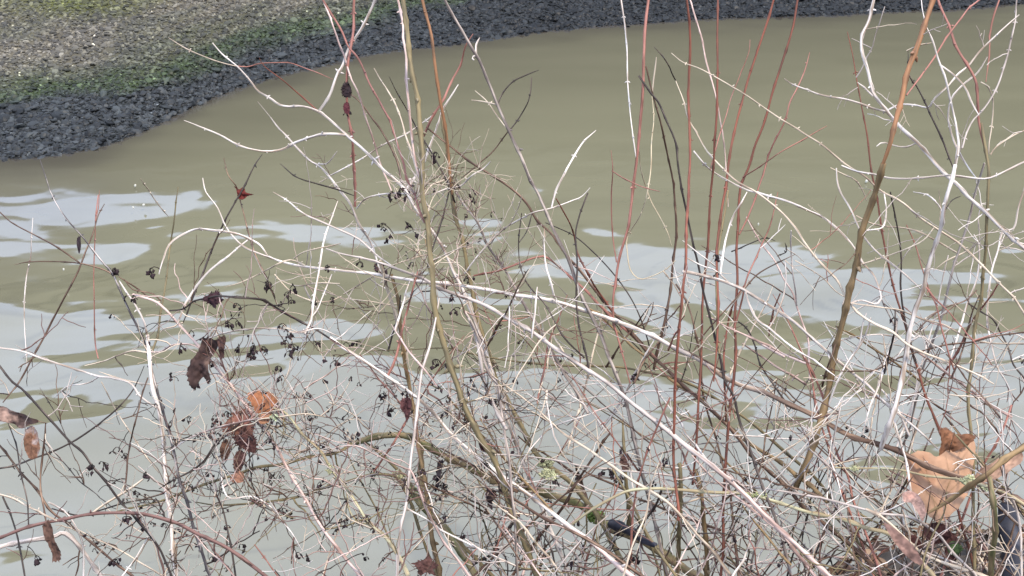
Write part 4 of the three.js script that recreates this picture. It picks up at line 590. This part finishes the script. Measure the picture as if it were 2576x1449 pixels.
fill(1750, 1250, 2576, 1560, 190, 70, 340, 2.8, 7, ['brown', 'grey', 'pale', 'plum', 'olive', 'grey', 'brown', 'white', 'dark', 'pink'], 0.13, 0.05, 0, 6.28, 2);
fill(760, 640, 1500, 1180, 70, 130, 380, 2.2, 4.6, ['white', 'pale', 'grey', 'pink', 'pale'], 0.07, 0.03, 0, 6.28, 3);
fill(2150, 60, 2576, 640, 26, 60, 220, 2.4, 4.2, ['white', 'grey', 'pale'], 0.14, 0, 0, 6.28, 3);
fill(420, 700, 1300, 1180, 55, 110, 340, 2.0, 4.0, ['white', 'pale', 'grey', 'pink', 'white'], 0.10, 0.05, 0, 6.28, 2);
fill(300, 1100, 1300, 1500, 55, 110, 320, 2.2, 4.8, ['white', 'pale', 'grey', 'pink', 'white'], 0.10, 0.04, 0, 6.28, 2);
fill(1200, 900, 2500, 1500, 60, 120, 360, 2.2, 4.8, ['white', 'pale', 'grey', 'pink', 'white'], 0.08, 0.02, 0, 6.28, 2);

// slim shoots that crowd up from the near bank along the bottom edge
for (let i = 0; i < 46; i++) {
  const x = 300 + 2250 * Math.pow(rnd(), 0.62), top = 1449 - rr(60, 330), lean = rr(-170, 130), k = pick('brown', 'rose', 'pale', 'olive', 'pink', 'white', 'dark'), d = rr(2.05, 2.4), P = [];
  for (let j = 0; j <= 4; j++) P.push(x + lean * j / 4 + rr(-10, 10), mix(1450, top, j / 4));
  const g = S('slim ' + WORD[k] + (top > 1290 ? ' short' : ' tall') + (lean < -50 ? ' left-leaning' : lean > 50 ? ' right-leaning' : ' upright') + ' shoot at the bottom near ' + by(x, 1400), k, rr(6, 10), rr(2.5, 4), d, d + rr(-0.1, 0.1), P, 0.4); g.userData.group = 'slim shoots crowding the bottom edge';
}
// dark seed pods where the photograph shows them
for (const [x, y, s, n] of [[287, 693, 30, 4], [380, 690, 26, 2], [233, 1186, 26, 1], [258, 1180, 30, 4], [300, 1136, 18, 1], [310, 1156, 20, 2], [365, 1209, 30, 4], [343, 1250, 22, 1], [324, 1249, 16, 1], [318, 1316, 28, 3], [360, 1335, 24, 2], [384, 1327, 18, 2], [412, 1327, 18, 2], [267, 1378, 16, 1], [90, 1413, 26, 2], [293, 1423, 28, 3], [670, 730, 34, 3], [737, 733, 26, 2], [597, 820, 24, 1], [573, 820, 20, 1], [595, 775, 20, 1], [453, 883, 24, 3], [600, 885, 26, 3], [640, 885, 28, 4], [735, 880, 24, 2], [490, 975, 30, 4], [832, 762, 24, 2], [1010, 498, 40, 4], [985, 500, 26, 2], [905, 670, 20, 2], [950, 680, 34, 4], [960, 575, 22, 2], [1020, 573, 24, 2], [1135, 758, 24, 2], [1140, 790, 20, 2], [900, 872, 22, 2], [1098, 400, 28, 3], [1120, 930, 24, 2], [1095, 920, 28, 3], [1020, 1000, 24, 2], [966, 1005, 26, 2], [985, 1040, 22, 2], [1125, 1010, 20, 1], [1175, 990, 16, 1], [1530, 1205, 40, 5], [1460, 1212, 24, 2], [1595, 1420, 40, 4], [1600, 955, 24, 2], [635, 905, 30, 4], [700, 935, 24, 3], [705, 960, 22, 2], [770, 1000, 20, 2], [720, 870, 24, 2], [850, 1345, 24, 2], [860, 1320, 20, 2], [745, 1405, 24, 2], [770, 1410, 24, 2], [925, 1310, 22, 2], [1240, 1250, 26, 3], [1570, 1160, 26, 2], [1565, 1140, 18, 2], [875, 290, 22, 2]]) pod(x, y, s, n);

// ---------- dead leaves ----------
const leafMat = new THREE.MeshPhysicalMaterial({ vertexColors: true, roughness: 0.85, specularIntensity: 0.3, side: THREE.DoubleSide });
// a leaf from its outline as seen: curl across, bow along, crumple; rings of the sheet shrink towards its middle
function leaf(label, name, d, outline, color, o = {}) {
  const n = outline.length / 2, pts = []; for (let i = 0; i < n; i++) pts.push(V(outline[2 * i], outline[2 * i + 1], 0));
  const c = o.mid ? V(...o.mid, 0) : pts.reduce((a, p) => a.add(p), V()).multiplyScalar(1 / n), curve = new THREE.CatmullRomCurve3(pts, true, 'centripetal'), m = 96, rings = 16, jag = o.jag ?? 2;
  let size = 0; pts.forEach(p => { size = Math.max(size, p.distanceTo(c)); });
  const s = nearest(c.x, c.y, 60); if (!d) d = s ? s[2] - 0.012 : 2.2;
  const g = new THREE.Group(); g.name = numbered(name); scene.add(g); tag(g, label, o.cat || 'leaf'); g.position.copy(at(c.x, c.y, d));
  const ph = rnd() * 30, k = M_PER * d, S1 = size * k, cr = (o.crumple ?? 0.12) * S1, a0 = (o.axis ?? 90) * Math.PI / 180, ax = Math.cos(a0), ay = -Math.sin(a0), curl = o.curl ?? 0.25, bow = o.bow ?? 0.1;
  const place = (x, y, lift = 0) => { // from the view to the sheet, bent towards and away from it
    const u = (x * ax + y * ay) / size, v = (-x * ay + y * ax) / size, z = S1 * (curl * v * v * (o.flip ? -1 : 1) - bow * u * u + (o.twist ?? 0) * u * v + (o.lean ?? 0) * u + (o.roll ?? 0) * v) + cr * fbm(x / size * 1.8 + ph, y / size * 1.8, 2, 3) + lift;
    return V().addScaledVector(right, x * k).addScaledVector(upv, -y * k).addScaledVector(fwd, -z);
  };
  const veins = o.veins || [];
  const veinAt = (x, y) => { let b = 9; for (const [x0, y0, x1, y1] of veins) { const dx = x1 - x0, dy = y1 - y0, t = Math.min(1, Math.max(0, ((x + c.x - x0) * dx + (y + c.y - y0) * dy) / (dx * dx + dy * dy))); b = Math.min(b, Math.hypot(x + c.x - x0 - t * dx, y + c.y - y0 - t * dy)); } return Math.exp(-b * b / 5); };
  const pos = [], col = [], idx = [], P = V();
  for (let r = 0; r <= rings; r++) for (let i = 0; i < m; i++) {
    curve.getPoint(i / m, P); const f = r / rings, j = r === rings ? 1 + jag / size * (hash(i, 7, Math.floor(ph * 9)) - 0.5) * 2 + 0.03 * noise(i * 0.45, ph) : 1, x = (P.x - c.x) * f * j, y = (P.y - c.y) * f * j, w = place(x, y, 0.0006 * veinAt(x, y));
    pos.push(w.x, w.y, w.z);
    const e = fbm(x / size * 3 + ph, y / size * 3, 4, 4), b = o.even ? (0.90 + 0.50 * e + 0.08 * noise(x / size * 16, y / size * 16, ph)) * (1 - 0.18 * veinAt(x, y)) : (0.78 + 0.5 * e + 0.22 * noise(x / size * 16, y / size * 16, ph)) * (1 - 0.45 * sstep(0.25, 0.7, fbm(x / size * 5, y / size * 5, ph, 3) + 0.25 * (f > 0.9))) * (1 + 0.18 * veinAt(x, y)), c2 = o.color2 || color.map(v => v * 0.55), t = sstep(-0.1, 0.45, e + (o.mixIn ?? 0));
    col.push(mix(color[0], c2[0], t) * b, mix(color[1], c2[1], t) * b, mix(color[2], c2[2], t) * b);
    if (r < rings) { const p = r * m + i, q = r * m + (i + 1) % m; idx.push(p, p + m, q, q, p + m, q + m); }
  }
  mesh('blade', geoOf(pos, idx, col), leafMat, g);
  for (const [x0, y0, x1, y1, w = 2] of veins) { const Pv = []; for (let i = 0; i <= 8; i++) { const t = i / 8; Pv.push(place(mix(x0, x1, t) - c.x, mix(y0, y1, t) - c.y, 0.0003)); } const gv = stemGeo(Pv, [w * k / 2, w * k * 0.15], o.veinKind || 'tan', 5, 9, 0.006, 0); mesh('vein', gv, bark, g); }
  if (o.stalk) { const q = o.stalk, Pv = []; for (let i = 0; i < q.length; i += 2) Pv.push(place(q[i] - c.x, q[i + 1] - c.y, 0.001)); mesh('stalk', stemGeo(Pv, [1.3 * k, 0.9 * k], 'brown', 5, 9, 0.006), bark, g); }
  return g;
}
const TANLEAF = [0.36, 0.215, 0.132], RUST = [0.30, 0.125, 0.058], DARKLEAF = [0.045, 0.026, 0.022], UMBER = [0.12, 0.060, 0.036];
leaf('big tan leaf with lobed edge caught in the twigs at lower right', 'dead_leaf', 2.19, [2276, 1185, 2280, 1152, 2310, 1134, 2340, 1138, 2362, 1150, 2396, 1128, 2430, 1110, 2457, 1105, 2460, 1130, 2448, 1175, 2440, 1215, 2424, 1250, 2396, 1283, 2362, 1310, 2336, 1300, 2312, 1266, 2288, 1226], TANLEAF, { axis: 62, curl: 0.20, bow: 0.14, roll: 0.08, lean: -0.15, crumple: 0.06, color2: [0.25, 0.135, 0.08], mid: [2366, 1208], even: 1, veins: [[2348, 1298, 2428, 1124, 2.2], [2352, 1288, 2322, 1146, 1.7], [2358, 1272, 2286, 1182, 1.5], [2372, 1246, 2426, 1200, 1.4], [2340, 1214, 2306, 1168, 1.6], [2390, 1206, 2384, 1150, 1.6], [2402, 1180, 2446, 1130, 1.4]], jag: 1.5, stalk: [2348, 1298, 2344, 1330, 2338, 1352] });
leaf('dark curled brown leaf standing behind the big tan one', 'dead_leaf', 2.2, [2358, 1078, 2382, 1076, 2398, 1088, 2412, 1092, 2440, 1090, 2446, 1098, 2428, 1118, 2396, 1140, 2376, 1156, 2362, 1148, 2364, 1112], [0.20, 0.09, 0.045], { axis: 80, curl: 0.6, crumple: 0.22, color2: [0.12, 0.06, 0.035], jag: 3 });
leaf('pale tan leaf lying along the grey-brown stick at the right edge', 'dead_leaf', 2.16, [2450, 1212, 2466, 1180, 2490, 1166, 2510, 1152, 2520, 1160, 2550, 1146, 2572, 1138, 2574, 1158, 2544, 1180, 2516, 1200, 2484, 1214], [0.40, 0.245, 0.165], { axis: 25, curl: 0.5, crumple: 0.15 });
leaf('pinkish pale leaf scrap at the lower left edge of the big tan leaf', 'dead_leaf', 2.1, [2270, 1240, 2286, 1234, 2306, 1242, 2318, 1256, 2330, 1290, 2322, 1312, 2306, 1286, 2290, 1264, 2274, 1262], [0.33, 0.21, 0.17], { axis: 120, curl: 0.4, color2: [0.30, 0.17, 0.13] });
leaf('near black leaf below the big tan leaf', 'dead_leaf', 2.2, [2318, 1330, 2346, 1316, 2372, 1318, 2386, 1340, 2376, 1362, 2350, 1370, 2324, 1352], [0.07, 0.03, 0.026], { curl: 0.5, crumple: 0.3 });
leaf('small red-brown leaf under the pinkish scrap', 'dead_leaf', 2.15, [2286, 1350, 2302, 1346, 2314, 1360, 2318, 1378, 2300, 1372], [0.12, 0.045, 0.032], { curl: 0.4 });
leaf('long folded brown leaf hanging along a twig at the bottom right', 'dead_leaf', 2.08, [2226, 1316, 2246, 1326, 2272, 1348, 2296, 1372, 2314, 1400, 2324, 1424, 2310, 1420, 2286, 1404, 2262, 1380, 2240, 1350], [0.23, 0.135, 0.105], { axis: -45, curl: 0.9, color2: [0.17, 0.095, 0.075], crumple: 0.2 });
leaf('dark purple leaf beneath the tan leaf near the olive stem', 'dead_leaf', 2.2, [2372, 1330, 2400, 1342, 2414, 1372, 2404, 1410, 2384, 1404, 2374, 1370], [0.075, 0.034, 0.03], { curl: 0.6, crumple: 0.3 });
leaf('small green leaf low among the dead leaves at the bottom right', 'green_leaf', 2.16, [2380, 1376, 2392, 1362, 2410, 1366, 2420, 1380, 2408, 1396, 2390, 1394], [0.035, 0.06, 0.02], { curl: 0.3, color2: [0.06, 0.09, 0.03] });
leaf('russet leaf with scalloped top held high in the left of centre clump', 'dead_leaf', 2.3, [624, 992, 640, 986, 652, 980, 662, 988, 676, 986, 692, 994, 698, 1006, 690, 1022, 682, 1044, 668, 1052, 650, 1046, 640, 1024], RUST, { axis: 95, curl: 0.25, bow: 0.2, color2: [0.21, 0.085, 0.04], jag: 4, stalk: [664, 1050, 662, 1066, 655, 1080] });
leaf('folded orange-brown leaf just below the russet one', 'dead_leaf', 2.28, [652, 1044, 672, 1038, 684, 1048, 676, 1062, 656, 1066], [0.36, 0.18, 0.10], { curl: 0.5 });
leaf('reddish shredded leaf in the middle of the hanging clump', 'dead_leaf', 2.27, [566, 1066, 590, 1040, 612, 1030, 626, 1046, 640, 1070, 634, 1096, 606, 1098, 578, 1090], [0.16, 0.075, 0.052], { crumple: 0.3, curl: 0.4, jag: 11, color2: [0.13, 0.055, 0.04] });
leaf('dark red-brown leaf hanging under the shredded one', 'dead_leaf', 2.26, [590, 1096, 622, 1092, 642, 1100, 648, 1120, 640, 1140, 616, 1130, 598, 1120], [0.075, 0.032, 0.026], { crumple: 0.35, curl: 0.5, jag: 9 });
leaf('narrow brown leaf dangling at the left of the clump', 'dead_leaf', 2.27, [558, 1112, 570, 1104, 578, 1122, 576, 1150, 562, 1162, 554, 1142], UMBER, { crumple: 0.3, curl: 0.7, jag: 3 });
leaf('twisted brown leaf dangling below the clump', 'dead_leaf', 2.26, [592, 1142, 606, 1132, 620, 1146, 612, 1170, 602, 1188, 592, 1184, 588, 1160], [0.085, 0.04, 0.032], { crumple: 0.4, curl: 0.7, jag: 4 });
leaf('light rust leaf tip at the very bottom of the clump', 'dead_leaf', 2.26, [584, 1194, 602, 1186, 614, 1192, 612, 1210, 598, 1216, 582, 1210], [0.33, 0.165, 0.105], { curl: 0.3 });
leaf('large black-brown withered leaf hanging left of centre', 'dead_leaf', 2.34, [484, 902, 500, 878, 512, 850, 534, 850, 548, 866, 536, 892, 528, 920, 530, 956, 522, 968, 512, 950, 500, 964, 490, 982, 480, 966, 472, 944, 474, 930], DARKLEAF, { axis: 80, crumple: 0.45, curl: 0.5, jag: 6, color2: [0.10, 0.062, 0.046] });
leaf('narrow dark leaf strip hanging beside the black-brown one', 'dead_leaf', 2.34, [548, 850, 566, 846, 566, 872, 562, 900, 554, 904, 550, 880], [0.085, 0.045, 0.035], { crumple: 0.4, curl: 0.6, jag: 3 });
leaf('dark curled leaf jutting in from the left edge', 'dead_leaf', 2.24, [-20, 1026, 6, 1022, 40, 1034, 70, 1046, 96, 1060, 80, 1068, 56, 1076, 40, 1068, 10, 1060, -20, 1058], [0.06, 0.037, 0.031], { axis: -10, curl: 0.9, crumple: 0.4, color2: [0.20, 0.13, 0.10], stalk: [94, 1060, 105, 1064, 115, 1066] });
leaf('brown oval leaf hanging by the left edge above the dark rising twig', 'dead_leaf', 2.24, [66, 1080, 78, 1072, 92, 1082, 98, 1100, 102, 1124, 94, 1150, 80, 1156, 68, 1144, 62, 1116], [0.17, 0.085, 0.05], { axis: 85, curl: 0.5, crumple: 0.2, color2: [0.21, 0.16, 0.14], veins: [[84, 1076, 82, 1150, 2]] });
leaf('long dark ragged leaf strip hanging in the lower left corner', 'dead_leaf', 2.18, [110, 1318, 122, 1308, 132, 1326, 136, 1352, 148, 1372, 156, 1394, 152, 1410, 136, 1412, 130, 1390, 122, 1370, 112, 1346], [0.095, 0.052, 0.037], { axis: -70, curl: 0.7, crumple: 0.4, jag: 4 });
leaf('small twisted dark red leaf stuck high on thin twigs over the water', 'dead_leaf', 2.5, [590, 468, 602, 476, 612, 470, 620, 484, 640, 490, 622, 494, 612, 502, 600, 498, 598, 484], [0.115, 0.022, 0.017], { crumple: 0.4, curl: 0.4, jag: 3 });
leaf('crumpled blackish purple leaf with spiky edge on the dark jointed twig', 'dead_leaf', 2.29, [510, 752, 524, 742, 536, 736, 548, 732, 556, 744, 560, 756, 548, 764, 540, 776, 530, 768, 520, 760], [0.045, 0.022, 0.026], { crumple: 0.5, curl: 0.5, jag: 8 });
leaf('shrivelled black leaf high on the red upright stem', 'dead_leaf', 2.42, [864, 212, 874, 206, 884, 222, 882, 242, 868, 246, 860, 232], [0.025, 0.016, 0.017], { crumple: 0.6, curl: 0.4, jag: 4 });
leaf('dark red oval leaf lower on the red upright stem', 'dead_leaf', 2.42, [866, 260, 874, 256, 880, 268, 878, 284, 870, 286, 864, 276], [0.075, 0.020, 0.024], { crumple: 0.3, curl: 0.4 });
leaf('narrow orange-brown leaf hanging on the tall olive stem', 'dead_leaf', 2.22, [1088, 742, 1094, 738, 1098, 756, 1096, 778, 1092, 786, 1086, 766], [0.27, 0.115, 0.045], { curl: 0.5 });
leaf('tiny dark leaf on the peeling stem near the left sky reflection', 'dead_leaf', 2.33, [194, 598, 200, 594, 204, 612, 202, 632, 198, 638, 194, 620], [0.03, 0.02, 0.022], { curl: 0.6 });
leaf('crumpled dark red leaf under the pale diagonal at lower centre', 'dead_leaf', 2.2, [1008, 1006, 1024, 1000, 1036, 1014, 1032, 1036, 1024, 1060, 1016, 1040, 1008, 1024], [0.075, 0.030, 0.028], { crumple: 0.5, curl: 0.5, jag: 5 });
leaf('reddish brown leaf at the bottom edge left of centre', 'dead_leaf', 2.15, [1042, 1414, 1064, 1408, 1078, 1396, 1088, 1410, 1102, 1420, 1090, 1432, 1096, 1446, 1070, 1440, 1056, 1450, 1050, 1432], [0.085, 0.040, 0.032], { crumple: 0.3, curl: 0.4, jag: 8 });
leaf('black withered leaf hanging under the mossy limb at the centre bottom', 'dead_leaf', 2.22, [1224, 1232, 1240, 1230, 1250, 1246, 1240, 1260, 1238, 1284, 1228, 1272, 1222, 1252], [0.045, 0.026, 0.026], { crumple: 0.5, curl: 0.6, jag: 4 });
leaf('thin black withered leaf beside the bleached stick', 'dead_leaf', 2.24, [1102, 1162, 1114, 1158, 1110, 1190, 1104, 1224, 1094, 1240, 1098, 1200], [0.02, 0.015, 0.017], { crumple: 0.5, curl: 0.6, jag: 4 });
leaf('dark reddish leaf on the tall olive stem at lower centre', 'dead_leaf', 2.2, [1206, 1106, 1218, 1104, 1226, 1122, 1224, 1138, 1210, 1132], [0.07, 0.028, 0.028], { crumple: 0.5, curl: 0.5 });
leaf('withered brown leaf on the cut olive stem at the bottom', 'dead_leaf', 2.3, [1562, 1148, 1572, 1144, 1582, 1160, 1586, 1178, 1570, 1184, 1560, 1168], [0.09, 0.05, 0.042], { crumple: 0.5, curl: 0.5, jag: 3 });

// moss and lichen tufts on the branches, and two blackened pieces of wood
const tuftMat = new THREE.MeshStandardMaterial({ vertexColors: true, roughness: 0.95 });
function tuft(x, y, rx, ry, n, c, size, name) {
  const s = nearest(x, y, 40), out = []; if (!s) return;
  for (let i = 0; i < n; i++) { const a = rr(0, 6.3), r = Math.sqrt(rnd()), b = budProto.clone(), k = rr(0.6, 1.4), q = size * rr(0.6, 1.4); out.push(tint(putAt(b, at(x + Math.cos(a) * r * rx, y + Math.sin(a) * r * ry, s[2] - s[4] * rr(0.3, 1.1)), V(rr(-1, 1), rr(-0.2, 1.2), rr(0, 1)).normalize(), V(q, q, q)), c.map(v => v * k))); }
  tag(mesh(name, mergeGeometries(out), tuftMat, s[3]), null, null, null, 'stuff');
}
tuft(1499, 1299, 20, 18, 170, [0.085, 0.125, 0.025], 0.0036, 'moss'); tuft(1372, 1166, 16, 14, 90, [0.27, 0.27, 0.15], 0.004, 'lichen'); tuft(1380, 1194, 20, 12, 90, [0.27, 0.27, 0.15], 0.0038, 'lichen');
tuft(2434, 1209, 18, 12, 100, [0.27, 0.27, 0.15], 0.0036, 'lichen'); tuft(2150, 1180, 10, 6, 40, [0.27, 0.27, 0.15], 0.003, 'lichen'); tuft(1005, 1195, 14, 10, 60, [0.27, 0.27, 0.15], 0.0034, 'lichen'); tuft(2480, 1228, 14, 6, 50, [0.27, 0.27, 0.15], 0.003, 'lichen');
tuft(1040, 1238, 14, 14, 60, [0.20, 0.25, 0.10], 0.003, 'moss'); tuft(1900, 1245, 30, 6, 40, [0.22, 0.24, 0.10], 0.0022, 'lichen'); tuft(690, 1050, 12, 8, 40, [0.28, 0.31, 0.18], 0.0025, 'lichen'); tuft(830, 1180, 8, 14, 60, [0.26, 0.25, 0.14], 0.0025, 'lichen');
S('blackened broken stick end on the mossy limb at the bottom', 'coal', 27, 15, 2.27, 2.22, [1536, 1318, 1560, 1330, 1590, 1344, 1622, 1362, 1650, 1372], 0, 'burnt_branch');
S('blue-black stump filling the bottom right corner', 'coal', 44, 62, 2.3, 2.25, [2528, 1268, 2540, 1310, 2552, 1370, 2560, 1449], 0, 'burnt_stump', 'stump');

// a few flecks of foam on the water
[[341, 473, 5], [336, 529, 5], [362, 522, 6], [161, 685, 4], [2179, 462, 7], [1907, 570, 4]].forEach(([x, y, s], i) => {
  const p = onWater(x, y), k = s * M_PER * p.distanceTo(EYE) * 0.36, g = new THREE.IcosahedronGeometry(1, 2), a = g.attributes.position;
  for (let j = 0; j < a.count; j++) { const b = V().fromBufferAttribute(a, j), m = 1 + 0.4 * noise(b.x * 2 + i * 5, b.y * 2, b.z * 2); a.setXYZ(j, b.x * m * k * 1.3, b.y * m * 0.006, b.z * m * k); }
  g.computeVertexNormals();
  const m = tag(mesh('foam_fleck', g, new THREE.MeshStandardMaterial({ color: lin(0.42, 0.41, 0.35), roughness: 0.8 })), 'tiny pale foam fleck floating on the olive water', 'foam fleck', 'pale flecks on the water'); m.position.set(p.x, 0.012, p.z);
});
{ // fallen leaves on the near bank: beyond counting
  const base = new THREE.PlaneGeometry(1, 0.7, 4, 3), p = base.attributes.position; for (let i = 0; i < p.count; i++) { const x = p.getX(i), y = p.getY(i); p.setXYZ(i, x, y * (1 - 2.6 * x * x * 0.9), 0.35 * x * x + 0.5 * y * y); } base.rotateX(-Math.PI / 2); base.computeVertexNormals();
  const N = 12000, im = new THREE.InstancedMesh(base, new THREE.MeshPhysicalMaterial({ roughness: 0.9, specularIntensity: 0.3, side: THREE.DoubleSide }), N), E = new THREE.Euler(), M = new THREE.Matrix4();
  const gy = (x, z) => (z < -0.8 ? mix(-0.12, 0.5, (z + 2.95) / 2.15) : 0.5) + 0.03 * fbm(x * 4, z * 4, 9, 3) + 0.61 * sstep(0.1, 0.8, x) * Math.exp(-Math.pow((z + 2.15) / 0.5, 2));
  for (let i = 0; i < N; i++) { const x = rr(-1.6, 1.9), z = rr(-2.6, -0.7), s = rr(0.010, 0.032), c = pick([0.10, 0.06, 0.035], [0.07, 0.042, 0.026], [0.17, 0.115, 0.075], [0.05, 0.03, 0.022], [0.10, 0.075, 0.05]), k = rr(0.6, 1.3); im.setMatrixAt(i, M.compose(V(x, gy(x, z) + rr(0.005, 0.03), z), new THREE.Quaternion().setFromEuler(E.set(rr(-0.7, 0.7), rr(0, 6.3), rr(-0.7, 0.7))), V(s, s, s))); im.setColorAt(i, lin(c[0] * k, c[1] * k, c[2] * k)); }
  im.name = 'leaf_litter'; im.castShadow = im.receiveShadow = true; scene.add(im); tag(im, 'brown leaf litter on the near bank under the shrubs', 'leaf litter', null, 'stuff');
}

renderer.render(scene, camera);
